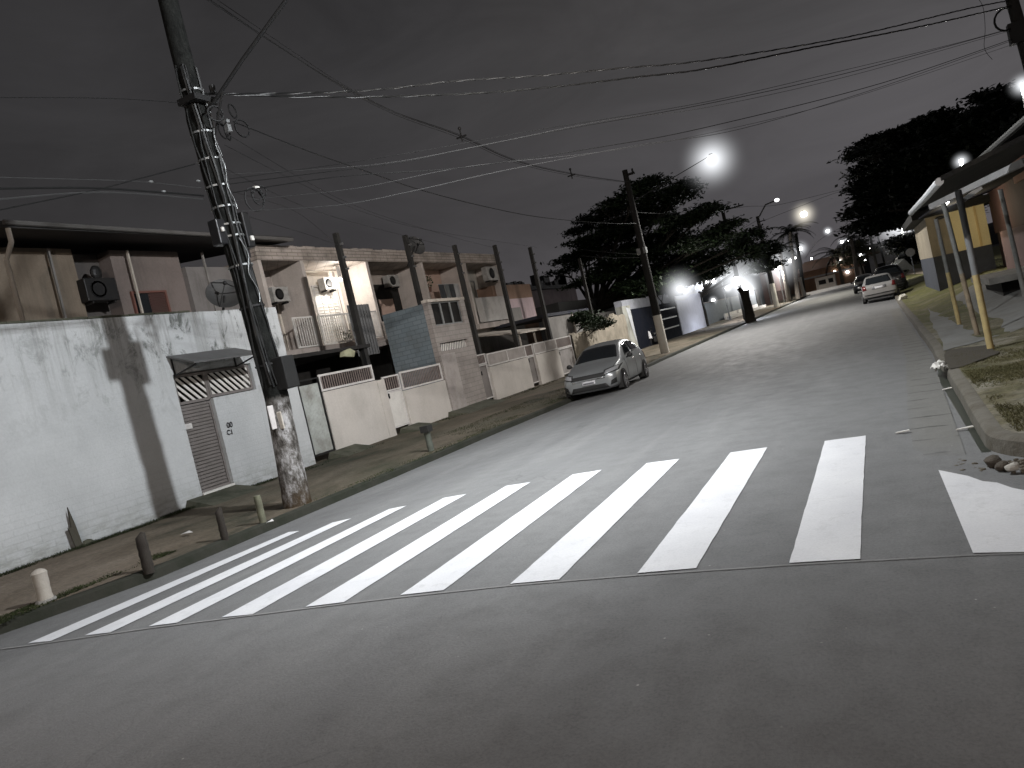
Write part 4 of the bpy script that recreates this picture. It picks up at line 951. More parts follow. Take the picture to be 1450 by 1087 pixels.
p2, T2 = pole('concrete pole with whitewashed base in front of the left tree', (885, 241), (942, 500), -9.5, .2, .13, 1.9, [(.25, .45, 1)])
obj('box', MB().box(-9.75, -9.3, T2.y-.15, T2.y+.15, 5.0, 5.3), GMET, p2)
p3, T3 = pole('dark pole rising out of the left tree crown', (1022, 296), (1055, 445), -9.5, .2, .13, 0, [(.1, 1.6, -1)])
p4, T4 = pole('dark pole with curved lamp arm and white base beyond the tree stump', (1072, 306), (1100, 435), -9.6, .26, .16, 2.6, [(.6, .7, 1)])
q = P(1100, 283, X=-6.6); a4 = thing('street_lamp', 'small unlit looking lamp at the tip of a curved arm on the white based pole', 'street lamp', T4)
obj('arm', MB().tube([T4-Vector((0, 0, .3)), T4.lerp(q, .5)+Vector((0, 0, .4)), q], .07, 8), DMET, a4); obj('lens', MB().ell(q, .22, .3, .16), emit('dim_lens', (1, 1, 1, 1), 3), a4)
# right pole near the frame edge
RPX = Vector((4.7, 25.8, 0)); t_ = thing('utility_pole', 'leaning dark pole at the right edge carrying the crossing cables', 'utility pole', (4.7, 25.8, .7))
A_ = P(1433, 0, Y=25.8); B_ = P(1461, 100, Y=25.8); d_ = (A_-B_); base_ = B_-d_*((B_.z-.5)/d_.z); top_ = B_+d_*1.9
obj('pole', MB().tube([base_, B_, top_], [.2, .17, .13], 14), BLACKP, t_, smooth=True)
q = P(1428, 26, Y=25.7); obj('cable_loop', MB().tube([q+Vector((-.28*math.cos(a*.42)-.05, 0, .3*math.sin(a*.42))) for a in range(16)], .03, 6), CAB, t_)
q = P(1440, 45, Y=25.7); obj('splice_box', MB().box(q.x-.2, q.x+.15, q.y-.15, q.y+.15, q.z-.3, q.z+.25), CAB, t_)
def mid_pole(px_top, px_base, Y, label, r=.12, white=0, zb=0.1):
    a, b = P(*px_top, Y=Y), P(*px_base, Y=Y); t_ = thing('utility_pole', label, 'utility pole', (b.x, Y, min(b.z, .3)))
    obj('pole', MB().tube([Vector((b.x, Y, min(b.z, 0))), Vector((a.x, Y, a.z))], [r, r*.75], 10), CPOLE, t_, smooth=True)
    if white: obj('whitewashed_base', MB().tube([Vector((b.x, Y, min(b.z, 0))), Vector((b.x, Y, min(b.z, 0)+white))], [r*1.15, r*1.1], 10), WBASE, t_)
    return t_
mid_pole((1228, 316), (1241, 373), 95, 'thin dark pole standing beside the right tree behind the parked cars', .16)
mid_pole((1242, 330), (1252, 368), 110, 'second thin pole between the right tree and the dark parked car', .14)
mid_pole((1127, 330), (1138, 414), 120, 'far pole with whitewashed base in front of the orange building', .28, 3)
mid_pole((1111, 385), (1120, 420), 120, 'short dark far pole left of the orange building', .2)
# ================================================================ overhead cables
def cable(label, A, B, pts, r=.014, mat=CAB, group=None, twist=0, n=5, name='overhead_cable'):
    r *= .47
    W_ = [PV(px, py, A, B) for px, py in pts]
    out = []
    m = len(W_)
    for i in range(m-1):   # Catmull-Rom through the sag points
        p0, p1, p2_, p3_ = W_[max(i-1, 0)], W_[i], W_[i+1], W_[min(i+2, m-1)]
        for k in range(8):
            t = k/8; out.append(.5*((2*p1)+(-p0+p2_)*t+(2*p0-5*p1+4*p2_-p3_)*t*t+(-p0+3*p1-3*p2_+p3_)*t**3))
    out.append(W_[-1])
    if not twist:
        o_ = obj(name, MB().tube(out, r, n), mat, smooth=True); return tag(o_, label, 'cable', group)
    t_ = thing(name, label, 'cable', out[0], group); L = [0]
    for a, b in zip(out, out[1:]): L.append(L[-1]+(b-a).length)
    def at(s):
        for i in range(len(L)-1):
            if s <= L[i+1]: return out[i].lerp(out[i+1], (s-L[i])/(L[i+1]-L[i]+1e-9)), (out[i+1]-out[i]).normalized()
        return out[-1], (out[-1]-out[-2]).normalized()
    N = int(L[-1]/(twist/10))
    for j, (ph, mm, nm) in enumerate([(0, BARE, 'bare_strand'), (2.1, CAB, 'insulated_strand'), (4.2, CAB, 'insulated_strand')]):
        pp = []
        for i in range(N+1):
            s = L[-1]*i/N; p, d = at(s); u = d.cross(Vector((0, 0, 1))).normalized(); v = u.cross(d); a = 2*PI*s/twist+ph
            pp.append(p+(u*math.cos(a)+v*math.sin(a))*r)
        obj(nm, MB().tube(pp, r*(.75 if j == 0 else .95), 5), mm, t_, smooth=True)
    return t_
PL = (-9.35, 9.62); PR = (4.7, 25.8); P2_ = (-9.5, T2.y)
cable('upper twisted bundle with bright dashes crossing the whole street', PL, PR, [(268, 133), (400, 132), (530, 127), (650, 114), (760, 107), (880, 96), (1000, 85), (1200, 52), (1370, 12), (1432, 0)], .022, twist=.62)
cable('lower twisted bundle with long white dashes just below the upper one', PL, PR, [(272, 131), (400, 136), (500, 137), (600, 135), (700, 130), (800, 121), (900, 109), (1000, 97), (1150, 67), (1300, 38), (1432, 8)], .024, twist=1.0)
XC = -9.4
for k, (o1, o2) in enumerate([(-6, 0), (0, 3), (5, 7), (10, 2)]):
    pts = [(140+o1*1.5, -100), (300+o1, 0+o2*.6), (390+o1*.8, 60+o2*.6), (480+o1*.4, 117+o2*.7), (560+o1*.2, 158+o2*.7), (650, 190+o2*.7), (730, 226+o2*.6), (810, 245+o2*.5), (880, 256+o2*.2), (890, 257)]
    cable('strand of the four-wire primary line sagging from top left to the whitewashed pole', (XC-.12*k, 0), (XC-.12*k, 40), pts, .013, group='four parallel strands of the primary line')
for px, py, l in [(653, 192, 'small cable spacer hanging on the four-wire line nearer the camera'), (809, 247, 'small cable spacer hanging on the four-wire line nearer the whitewashed pole')]:
    q = P(px, py, X=XC-.1); s_ = .16; t_ = thing('cable_spacer', l, 'spacer', q); mb = MB()
    mb.tube([q+Vector((0, 0, s_*1.3)), q-Vector((0, 0, s_))], .025, 6); mb.tube([q-Vector((s_, 0, s_*.2)), q+Vector((s_, 0, -s_*.2))], .025, 6); obj('frame', mb, DMET, t_)
    obj('clip', MB().ell(q+Vector((0, 0, s_*1.3)), .05), DMET, t_)
cable('thick messenger cable falling from the coil towards the whitewashed pole', (-9.0, 0), (-9.0, 40), [(330, 172), (345, 178), (440, 215), (520, 243), (600, 270), (690, 293), (770, 308), (860, 316), (900, 316)], .022)
for k, pts in enumerate([[(312, 247), (440, 240), (560, 229), (700, 202), (860, 170), (1000, 152), (1200, 108), (1435, 42)], [(312, 262), (440, 246), (560, 231), (650, 213), (800, 183), (1000, 147), (1200, 103), (1435, 40)],
     [(318, 300), (480, 290), (590, 269), (720, 240), (900, 206), (1050, 182), (1250, 122), (1442, 54)], [(315, 275), (480, 250), (655, 237), (850, 208), (1000, 180), (1250, 117), (1442, 52)],
     [(318, 285), (500, 267), (660, 236), (850, 215), (1000, 189), (1200, 140), (1442, 60)], [(312, 255), (480, 232), (600, 213), (760, 184), (1000, 144), (1200, 98), (1350, 62), (1438, 38)]]):
    cable('thin wire in the loose bunch from the wrapped pole to the right pole', (PL[0], PL[1]), PR, pts, [.011, .016, .013, .018, .010, .012][k], [GREYCAB, CAB, GREYCAB, CAB, GREYCAB, CAB][k], 'thin wires crossing the street')
for k, (pts, l, m_) in enumerate([([(-60, 250), (0, 251), (120, 254), (200, 257), (285, 266)], 'upper green grey wire reaching the wrapped pole from the left', GREYCAB), ([(-60, 268), (120, 266), (225, 272), (288, 277)], 'middle wire reaching the wrapped pole from the left with loose end', CAB),
     ([(-60, 310), (0, 297), (130, 270), (200, 252), (276, 232)], 'slanting wire rising to the wrapped pole from the left', CAB), ([(-60, 138), (150, 139), (262, 146)], 'faint high wire reaching the wrapped pole bracket from the left', CAB), ([(-60, 288), (140, 272), (288, 282)], 'lowest wire reaching the wrapped pole from the left', GREYCAB)]):
    cable(l, (-9.4, 0), (-9.4, 40), pts, [.014, .035, .02, .011, .026][k], m_)
for px, py in [(214, 257), (232, 271), (281, 256)]:
    q = P(px, py, X=-9.4); tag(obj('cable_clamp', MB().ell(q, .022, .045, .02, 8, 6), GMET), {214: 'tiny pale clamp farthest left on the wires left of the wrapped pole', 232: 'tiny pale clamp lowest on the wires left of the wrapped pole', 281: 'tiny pale clamp closest to the wrapped pole on its left wires'}[px], 'clamp')
for pts, l in [([(318, 205), (430, 262), (520, 302), (620, 328), (760, 350)], 'dark service wire from the wrapped pole to the far black post'), ([(322, 240), (430, 292), (520, 320), (640, 350)], 'dark service wire from the wrapped pole to the post before the washing'),
     ([(330, 300), (430, 330), (500, 352), (570, 362)], 'dark service wire from the wrapped pole to the dish post'), ([(325, 270), (420, 300), (475, 345)], 'dark service wire from the wrapped pole to the first black post'), ([(322, 190), (500, 290), (640, 335), (705, 352)], 'dark service wire from the wrapped pole to the end house corner post')]:
    q = P(*pts[-1], X=-13.75); cable(l, PL, (q.x, q.y), pts, .009)
for pts, l in [([(908, 360), (860, 357), (822, 353)], 'upper pale wire between the thin black post and the whitewashed pole'), ([(908, 364), (870, 365), (822, 362)], 'lower pale wire between the thin black post and the whitewashed pole'), ([(892, 300), (860, 312), (822, 317)], 'faint wire left of the whitewashed pole in the tree crown')]:
    q = P(*pts[-1], X=-13.7); cable(l, (-9.5, T2.y), (q.x, q.y), pts, .018, GREYCAB)
cable('wire running from the whitewashed pole into the left tree crown', (-9.5, 0), (-9.5, 90), [(895, 300), (950, 302), (1000, 298), (1022, 296)], .02)
for k, pts in enumerate([[(1022, 297), (1060, 292), (1100, 290), (1160, 276), (1215, 262)], [(1072, 316), (1130, 293), (1180, 274), (1215, 264)], [(1075, 310), (1040, 330), (1010, 345), (980, 350)], [(1140, 366), (1160, 340), (1200, 318), (1230, 312)]]):
    cable(['dark far wire leaving the pole in the left tree towards the right tree', 'second far wire from the lamp arm pole towards the right tree', 'sloping wire from the lamp arm pole down into the left tree', 'farthest wire sagging past the small distant lamp'][k], (-9.5, 60), (3, 95), pts, .03)
cable('looping drop cable hanging on the wires at the top right', PL, PR, [(1383, -5), (1392, 10), (1395, 40), (1394, 68), (1405, 84)], .014)
# ================================================================ lamps
H1 = glow('white_glow', (.93, .96, 1, 1), .55, 3.4); H2 = glow('warm_glow', (1, .93, .75, 1), .35, 3)
def far_lamp(label, px, py, Y, size_px, power, col=(1, .97, .93), warm=False, halo=3.2, post=None, glowon=True, hang=None):
    q = P(px, py, Y=Y); t_ = thing('street_lamp', label, 'street lamp', q)
    dep = q.y*math.cos(YAW)-q.x*math.sin(YAW); r = size_px*dep/F/2*.72
    obj('lens', MB().ell(q, r, r, r*.92, 18, 12), LENSW if warm else LENS, t_, smooth=True)
    obj('lamp_head', MB().hexa([q+Vector((-r*.5, -r*.3, r*.9)), q+Vector((r*.5, -r*.3, r*.9)), q+Vector((r*.5, r*.3, r*.9)), q+Vector((-r*.5, r*.3, r*.9))], [q+Vector((-r*.3, -r*.2, r*1.3)), q+Vector((r*.3, -r*.2, r*1.3)), q+Vector((r*.3, r*.2, r*1.3)), q+Vector((-r*.3, r*.2, r*1.3))]), DMET, t_)
    if post is not None: obj('arm', MB().tube([q+Vector((0, .05, r)), Vector(post)], .022, 6), BLACKP, t_)
    if hang: obj('pole', MB().tube([q+Vector((0, .1, 0)), Vector((q.x, q.y+.1, hang))], .07, 8), GMET, t_)
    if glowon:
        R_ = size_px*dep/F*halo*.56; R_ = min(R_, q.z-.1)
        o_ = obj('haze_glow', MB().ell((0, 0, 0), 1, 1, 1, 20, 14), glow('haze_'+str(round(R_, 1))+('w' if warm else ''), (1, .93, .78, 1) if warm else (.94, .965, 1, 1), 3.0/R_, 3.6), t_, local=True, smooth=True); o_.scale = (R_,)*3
    if power > 1000: spot('lamp_light', q-Vector((0, 0, r*1.3)), q+Vector((0, -1, -9)), power, col, 152, .25, t_, .5)
    elif power: light('lamp_light', q-Vector((0, 0, r*1.5)), power, col, max(.15, r), t_)
    return q
far_lamp('big dazzling street lamp high over the road right of the left tree', 1008, 226, 40.5, 19, 7500, halo=5.5, post=(-9.4, T2.y+.3, 7.6))
far_lamp('yellowish white lamp high above the far road left of the small palm', 1138, 303, 85, 12, 5000, (1, .95, .82), True, 4)
far_lamp('small pale lamp farther down the road right of the yellowish one', 1172, 327, 130, 6, 0, halo=3)
far_lamp('white lamp just above the palm trunks left of the orange building', 1133, 352, 125, 8, 1800, halo=4)
far_lamp('bright lamp behind the white based pole', 1100, 377, 100, 14, 4500, halo=6, hang=.1)
far_lamp('brilliant floodlight above the cut tree trunk', 1043, 398, 62, 19, 1300, (.85, .9, 1), halo=6.5)
far_lamp('smaller lamp on a thin post left of the brilliant floodlight', 1018, 380, 70, 11, 500, (.85, .9, 1), halo=6, hang=.1)
far_lamp('small cold lamp right below the brilliant floodlight', 1057, 410, 64, 9, 150, (.85, .9, 1), halo=6)
far_lamp('warm glare lamp mounted beside the white sign over the lit panel', 963, 409, 46, 12, 220, (1, .97, .9), halo=6)
far_lamp('lamp glowing through the leaves at the right edge of the right tree', 1275, 316, 75, 15, 1300, halo=7, hang=1)
far_lamp('lamp shining above the right roof in front of the dark tree', 1361, 228, 40, 8, 320, (1, 1, .93), halo=4, hang=3)
far_lamp('lamp cut by the right picture edge above the roof', 1448, 120, 33, 9, 260, halo=5, hang=3)
for px, py, s, l in [(1149, 366, 4, 'dim far lamp above the orange roof'), (1192, 342, 5, 'left one of the paired far lamps beside the right tree'), (1200, 340, 5, 'right one of the paired far lamps beside the right tree'), (1190, 370, 6, 'far lamp in front of the short palm'), (1208, 357, 4, 'far point of light left of the thin dark pole'),
     (1219, 361, 5, 'white point of light at the foot of the thin dark pole'), (1216, 346, 3, 'faint light close to the thin dark pole'), (1182, 384, 4, 'low far light beside the cream van shaped hut'), (1225, 368, 3, 'tiny light above the dark parked cars'), (1086, 378, 5, 'white light just left of the white based pole'), (1119, 369, 6, 'white light right of the bright lamp behind the white based pole'), (1126, 365, 4, 'small light between the palm trunks'), (1213, 372, 4, 'soft light above the dark car in the road'), (1232, 352, 3, 'tiny light touching the thin dark pole'), (1010, 398, 9, 'cold white light low between the two floodlights'), (1030, 408, 7, 'small floodlight left below the brilliant floodlight'), (1070, 385, 6, 'light between the brilliant floodlight and the white based pole'), (1200, 385, 5, 'light low beside the far white wall'), (975, 414, 6, 'cool light on the corner of the lit white gate'), (1209, 366, 3, 'tiny light left of the dark parked cars'), (989, 401, 6, 'orange glowing sign light right of the white sign'), (1001, 399, 5, 'pale light right of the orange glowing sign'), (1010, 425, 6, 'white light low behind the grey wall'), (1020, 322, 0, '')]:
    if s: far_lamp(l, px, py, 150 if px > 1100 else 75, s, 0, warm=(px in (989, 1190, 1182)), glowon=s > 4, halo=3)
# key light: lamp of the side street on the right, outside the frame, that throws the pole shadow on the wall
kl = thing('street_lamp', 'street lamp above the right corner with an added second beam on the row houses', 'street lamp', (3.4, 8.3, .1))
obj('pole', MB().tube([(3.4, 8.3, .1), (3.4, 8.3, 9.2)], [.12, .08], 10), GMET, kl); obj('arm', MB().tube([(3.4, 8.3, 9.1), (2.9, 8.3, 9.4), (2.3, 8.3, 9.45)], .04, 8), GMET, kl)
lamp_head(kl, Vector((2.2, 8.3, 9.45)), (-1, 0, 0)); spot('lamp_light', (2.1, 8.3, 9.25), (-13.2, 8.8, 2.2), 8600, (.93, .965, 1), 104, .2, kl, .9)
spot('lamp_light', (2.1, 8.4, 9.25), (-17, 25, 4.5), 9500, (1, .93, .88), 60, .10, kl, 1.0)  # second beam added to brighten the row house fronts
bl = thing('street_lamp', 'added fill lamp standing behind the viewer at the near corner', 'street lamp', (4.5, -13, 0))  # unseen lamp added as fill for the fronts and the near road
obj('pole', MB().tube([(4.5, -13, 0), (4.5, -13, 8.6)], [.12, .08], 10), GMET, bl); obj('arm', MB().tube([(4.5, -13, 8.5), (3.6, -13, 8.8), (2.9, -13, 8.8)], .04, 8), GMET, bl)
lamp_head(bl, Vector((2.8, -13, 8.8)), (-1, 0, 0)); light('lamp_light', (2.7, -13, 8.55), 4600, (1, .86, .76), .12, bl)
# porch light that fills the second balcony
q = Vector((XR+.9, yX(462, 430, XR), 5.9)); t_ = thing('porch_lamp', 'small lamp under the roof of the lit white balcony', 'lamp', q); obj('lens', MB().ell(q, .07), LENSW, t_); obj('fitting', MB().box(q.x-.05, q.x+.05, q.y-.05, q.y+.05, q.z+.07, q.z+.5), WMET, t_); light('lamp_light', q-Vector((0, 0, .15)), 120, (1, .95, .88), .06, t_)
# ================================================================ trees
def leafmat(name, col):
    t = NT(name); p = t.pos(); n1 = t.noise(p, .55, 4, .6); n2 = t.noise(p, 6, 2)
    c = t.ramp(n1, [(.3, c4(col[0]*.45, col[1]*.45, col[2]*.45)), (.7, c4(*col))]); c = t.mix(.6, c, t.ramp(n2, [(.3, .5), (.7, 1.5)]), 'MULTIPLY')
    b = t.bsdf(c, .5, 0, None, spec=.35); return b
BARK = simple('bark', (.022, .018, .014), .95, 0, .5, 4, .8)
def tree(label, base, pads, nleaf, mat, leaf=.22, trunk_r=.35, seed=1, fork=3.0, group=None, Y=None, spread=3.0, name='tree'):
    rnd = random.Random(seed); base = Vector(base); t_ = thing(name, label, 'tree', base, group)
    C = []
    for (px, py, wx, wz) in pads:
        yy_ = Y+rnd.uniform(-spread, spread); q = P(px, py, Y=yy_); dep = q.y*math.cos(YAW)-q.x*math.sin(YAW); s = dep/F
        C.append((q, wx*s, max(wx*s*.8, 1.0), wz*s*.8))
    mb = MB(); f0 = base+Vector((0, 0, fork)); mb.tube([base-Vector((0, 0, .3)), base+Vector((.1, 0, fork*.5)), f0], [trunk_r*1.25, trunk_r, trunk_r*.8], 10); obj('trunk', mb, BARK, t_, smooth=True)
    mb = MB()
    for (q, a, b, c) in C:
        m = f0.lerp(q, .5)+Vector((rnd.uniform(-.5, .5), rnd.uniform(-.5, .5), -.1*(q-f0).length*.3)); mb.tube([f0-Vector((0, 0, .2)), m, q], [trunk_r*.42, trunk_r*.22, .03], 6)
        for k in range(4):
            e = q+Vector((rnd.uniform(-a, a)*.8, rnd.uniform(-b, b)*.8, rnd.uniform(-.2, .3)*c)); mb.tube([m.lerp(q, .6), e], [.05, .015], 4)
    obj('limbs', mb, BARK, t_)
    vol = [x[1]*x[2]*x[3] for x in C]; vt = sum(v**.75 for v in vol); mb = MB(); V = []; Fc = []
    for (q, a, b, c), v in zip(C, vol):
        nl = int(nleaf*(v**.75)/vt); cl = []
        for k in range(max(6, nl//55)):
            while True:
                d = Vector((rnd.uniform(-1, 1), rnd.uniform(-1, 1), rnd.uniform(-1, 1)))
                if .25 < d.length < 1: break
            cl.append(q+Vector((d.x*a, d.y*b, d.z*c)))
        for k in range(nl):
            cc = rnd.choice(cl); g = lambda s: rnd.gauss(0, s)
            p = cc+Vector((g(.48), g(.48), g(.11)))*(leaf/.22); s = leaf*rnd.uniform(.5, 1.15)
            u = Vector((g(1), g(1), g(.45))).normalized(); w_ = u.cross(Vector((g(.5), g(.5), 1))).normalized()
            i = len(V); V += [p-u*s, p+w_*s*.45, p+u*s, p-w_*s*.45]; Fc.append((i, i+1, i+2, i+3))
    me = bpy.data.meshes.new('crown'); off = base; me.from_pydata([tuple(v-off) for v in V], [], Fc); me.materials.append(mat)
    o_ = bpy.data.objects.new('crown', me); COL.objects.link(o_); o_.parent = t_; return t_
LEAF1 = leafmat('almond_leaf', (.020, .034, .014)); LEAF2 = leafmat('dark_leaf', (.010, .014, .009))
padsL = [(905, 262, 24, 10), (930, 256, 22, 9), (968, 262, 20, 8), (885, 285, 45, 12), (945, 280, 50, 14), (1000, 297, 30, 9), (850, 305, 38, 9), (900, 312, 60, 16), (970, 310, 50, 14), (1030, 320, 24, 9), (820, 325, 26, 7), (860, 335, 60, 14), (930, 345, 60, 20),
  (1000, 340, 50, 16), (1050, 345, 20, 9), (835, 360, 55, 10), (890, 370, 60, 18), (960, 375, 60, 20), (1020, 368, 40, 14), (850, 392, 50, 12), (920, 400, 50, 16), (800, 382, 26, 6), (980, 395, 40, 10), (1060, 358, 18, 12)]
q = P(905, 470, X=-16.5)
tree('broad dark tree with layered horizontal boughs behind the crumbling wall', (-18, 52, 0), padsL, 70000, LEAF1, .17, .45, 1, 3.6, Y=52, spread=4)
tree('scruffy leafy tree lit from below right of the broad dark tree', (-13.5, 66, 0), [(1075, 355, 22, 18), (1060, 335, 18, 12), (1085, 375, 16, 14), (1045, 360, 20, 12), (1005, 385, 26, 10), (1090, 352, 12, 10)], 7000, LEAF1, .22, .25, 9, 3.0, Y=66, spread=2)
padsR = [(1320, 172, 24, 10), (1290, 190, 30, 12), (1345, 185, 30, 14), (1240, 200, 24, 7), (1262, 215, 34, 14), (1310, 225, 50, 26), (1225, 215, 16, 6), (1232, 240, 20, 10), (1228, 262, 18, 10), (1270, 260, 46, 26), (1330, 260, 50, 26), (1240, 290, 26, 14), (1290, 300, 44, 20), (1215, 302, 12, 4), (1225, 318, 18, 8), (1340, 300, 30, 20), (1250, 318, 22, 10), (1380, 215, 30, 24)]
tree('huge black tree mass behind the roof on the right', (6.5, 62, 0), padsR, 90000, LEAF2, .26, .5, 3, 5, Y=62, spread=4)
padsR2 = [(1385, 178, 24, 10), (1410, 155, 34, 12), (1440, 140, 34, 12), (1400, 135, 20, 5), (1430, 175, 40, 24), (1390, 200, 30, 20), (1460, 190, 40, 30), (1470, 150, 40, 26)]
tree('second black tree further right reaching the picture edge', (13, 56, 0), padsR2, 22000, LEAF2, .26, .45, 5, 5, Y=56, spread=3)
tree('low dark bush tree below the glowing lamp on the right', (5.5, 72, 0), [(1290, 345, 22, 16), (1305, 335, 20, 18), (1275, 340, 16, 10), (1300, 362, 20, 10)], 7000, LEAF2, .22, .2, 6, 2.5, Y=72, spread=2)
tree('small twiggy far tree between the palms and the dark cars', (-1.5, 125, 0), [(1215, 345, 16, 9), (1200, 355, 14, 8), (1225, 352, 14, 8), (1210, 368, 18, 8)], 2500, leafmat('lit_leaf', (.14, .14, .08)), .3, .2, 12, 3, Y=125, spread=2)
tree('garden shrub tree behind the crumbling wall', (-15.2, 36, 0), [(835, 455, 16, 9), (850, 460, 14, 7), (822, 448, 10, 8)], 5000, LEAF1, .1, .1, 15, 1.4, Y=36.5, spread=.8)
tree('pale lit bush behind the lit white panel', (-14.5, 56, 0), [(940, 400, 22, 10), (925, 412, 16, 8), (905, 395, 20, 10)], 4000, LEAF1, .16, .15, 16, 2, Y=50, spread=1)
def palm(label, px, py, base, Y, fl, n=16, seed=1, droop=1.0):
    rnd = random.Random(seed); c = P(px, py, Y=Y); b = P(*base, Y=Y); b.z = min(b.z, .2); t_ = thing('palm_tree', label, 'palm tree', b)
    obj('trunk', MB().tube([b, b.lerp(c, .5), c], [.32, .24, .2], 8), simple('palm_trunk', (.16, .14, .12), .9), t_, smooth=True); mb = MB()
    for k in range(n):
        a = 2*PI*k/n+rnd.uniform(-.2, .2); e = rnd.uniform(-.2, 1.0); prev = c.copy(); L = fl*rnd.uniform(.8, 1.1); m = 9
        for i in range(m):
            t = (i+1)/m; ang = e-droop*1.5*t; nxt = prev+Vector((math.cos(a)*math.cos(ang), math.sin(a)*math.cos(ang), math.sin(ang)))*(L/m)
            d = (nxt-prev).normalized(); sd = d.cross(Vector((0, 0, 1))).normalized(); w_ = L*.2*(1-t*.7)
            for s in (-1, 1):
                for j in (.2, .7):
                    p = prev.lerp(nxt, j); mb.add([p, p+d*L*.05, p+sd*s*w_+d*L*.09-Vector((0, 0, w_*.5))], [(0, 1, 2)])
            prev = nxt
    obj('fronds', mb, LEAF2, t_); return t_
palm('tall palm with bushy head beside the white far lamp', 1118, 328, (1128, 412), 105, 3.6, 22, 1, .9)
palm('second palm hidden low behind the curved arm pole', 1104, 352, (1116, 418), 100, 3.0, 18, 2, 1.0)
palm('spiky palm in front of the orange building', 1185, 358, (1192, 395), 140, 4.5, 20, 3, .75)
palm('leaning palm under the left edge of the right tree', 1205, 335, (1214, 392), 120, 3.2, 16, 4, 1.0)
# ================================================================ beyond the tree on the left pavement
XG = -13.3
def gb(px, py, X=XG): q = P(px, py, X=X); return q.y, q.z
gp = thing('gate_post', 'mouldy grey pillar with pale patches left of the motorbike', 'pillar', (XG, 44, 0)); y0 = 43.1
obj('pillar', MB().box(XG-.4, XG, y0, y0+1.6, 0, 3.0), DIRTYW, gp); obj('patch', MB().prism([(XG+.005, y0+.7, 2.9), (XG+.005, y0+1.5, 2.8), (XG+.005, y0+1.55, .6), (XG+.005, y0+1.2, 1.2)], (.01, 0, 0)), simple('pale_blue_patch', (.5, .52, .55)), gp)
yb0, yb1 = gb(905, 487)[0], gb(968, 473)[0]; 
dg = thing('driveway_gate', 'dark sliding gate with three white horizontal bars behind the whitewashed pole', 'gate', (XG, (yb0+yb1)/2, 0))
obj('gate_leaf', MB().box(XG-.15, XG-.08, yb0+.1, yb1-.02, .2, 2.75), simple('dark_gate_paint', (.008, .010, .017), .95, 0, .2, 3, .1, .05), dg); mb = MB()
for z in (.95, 1.65, 2.3): mb.box(XG-.078, XG-.04, yb0+(yb1-yb0)*.52, yb1-.6, z, z+.09)
obj('white_bar', mb, LMET, dg)
lw = thing('gatehouse_wall', 'pale strip wall above the dark sliding gate', 'wall', (XG-.5, 47, 0)); obj('wall', MB().box(XG-1, XG-.5, yb0, yb1, 0, 3.4), simple('cool_plaster', (.42, .43, .48), .8, 0, .3), lw)
yc0, yc1 = gb(972, 475)[0], gb(1003, 463)[0]
wg = thing('driveway_gate', 'brightly lit plain white sheet gate beside the dark gate', 'gate', (XG, (yc0+yc1)/2, 0)); obj('gate_leaf', MB().box(XG-.12, XG-.04, yb1+.05, yc1-.35, .15, 3.15), simple('white_gate_sheet', (.66, .68, .78), .55, 0, .12, 2), wg)
obj('post', MB().box(XG-.15, XG+.05, yc1-.33, yc1-.1, 0, 3.3), DMET, wg)
ws = thing('signboard', 'white signboard standing above the lit sheet gate', 'sign', (XG-.6, (yc0+yc1)/2, 3)); y0, z0 = gb(968, 418, XG-.6); y1, z1 = gb(986, 398, XG-.6)
obj('panel', MB().box(XG-.66, XG-.6, y0, y1+2.4, z0, z1), simple('sign_white', (.75, .76, .8), .5, 0, .15, 2), ws); obj('post', MB().tube([(XG-.7, y0+1.2, 0), (XG-.7, y0+1.2, z1+1.0)], .06, 6), GMET, ws); obj('post', MB().tube([(XG-.7, y0+2.2, 0), (XG-.7, y0+2.2, z1+1.0)], .06, 6), GMET, ws)
obj('logo', MB().tube([(XG-.595, y0+1.6, (z0+z1)/2+.1), (XG-.585, y0+1.6, (z0+z1)/2+.1)], .22, 12), simple('grey_green_print', (.22, .28, .27)), ws)
tr_ = thing('roof_gable', 'small pale triangular roof lit behind the grey wall', 'roof', (-19, 52, 0)); a, b, c = P(845, 432, X=-17.5), P(875, 428, X=-17.5), P(857, 420, X=-17.5)
obj('gable', MB().prism([a, b, c], (-2, 0, 0)), simple('pale_roof', (.5, .52, .58)), tr_)
lb_ = thing('house', 'dark low house with a lit yellowish window behind the dark gate', 'house', (-20, 62, 0)); obj('wall', MB().box(-26, -17.5, 44, 62, 0, 4.2), simple('night_wall', (.05, .05, .05), .9), lb_)
q = P(888, 418, X=-17.4); f_ = obj('window', MB().box(-17.49, -17.4, q.y-1.1, q.y+1.0, q.z-.7, q.z+.9), CREAM, lb_); obj('pane', MB().box(-17.39, -17.37, q.y-.9, q.y+.8, q.z-.55, q.z+.75), emit('lit_window', (1, .9, .65, 1), .5), f_)
gw = thing('boundary_wall', 'long blue grey wall past the lit gate', 'wall', (-14, 66, 0)); obj('wall', MB().box(-14.3, -14, yc1+3.4, 92, 0, 2.2), simple('blue_grey_wall', (.14, .16, .18), .8), gw); obj('coping', MB().box(-14.35, -13.95, yc1+3.4, 92, 2.203, 2.28), GREYP, gw)
hb = thing('building', 'tall blue grey building front beyond the brilliant floodlight', 'building', (-15, 85, 0)); obj('wall', MB().box(-24, -13.6, 92.5, 108, 0, 6.2), simple('blue_grey_front', (.12, .135, .15), .8), hb); obj('door', MB().box(-13.59, -13.5, 100, 103, 0, 2.6), DARKW, hb)
obj('white_base', MB().box(-13.58, -13.48, 76, 99.5, 0, .8), WMET, hb)
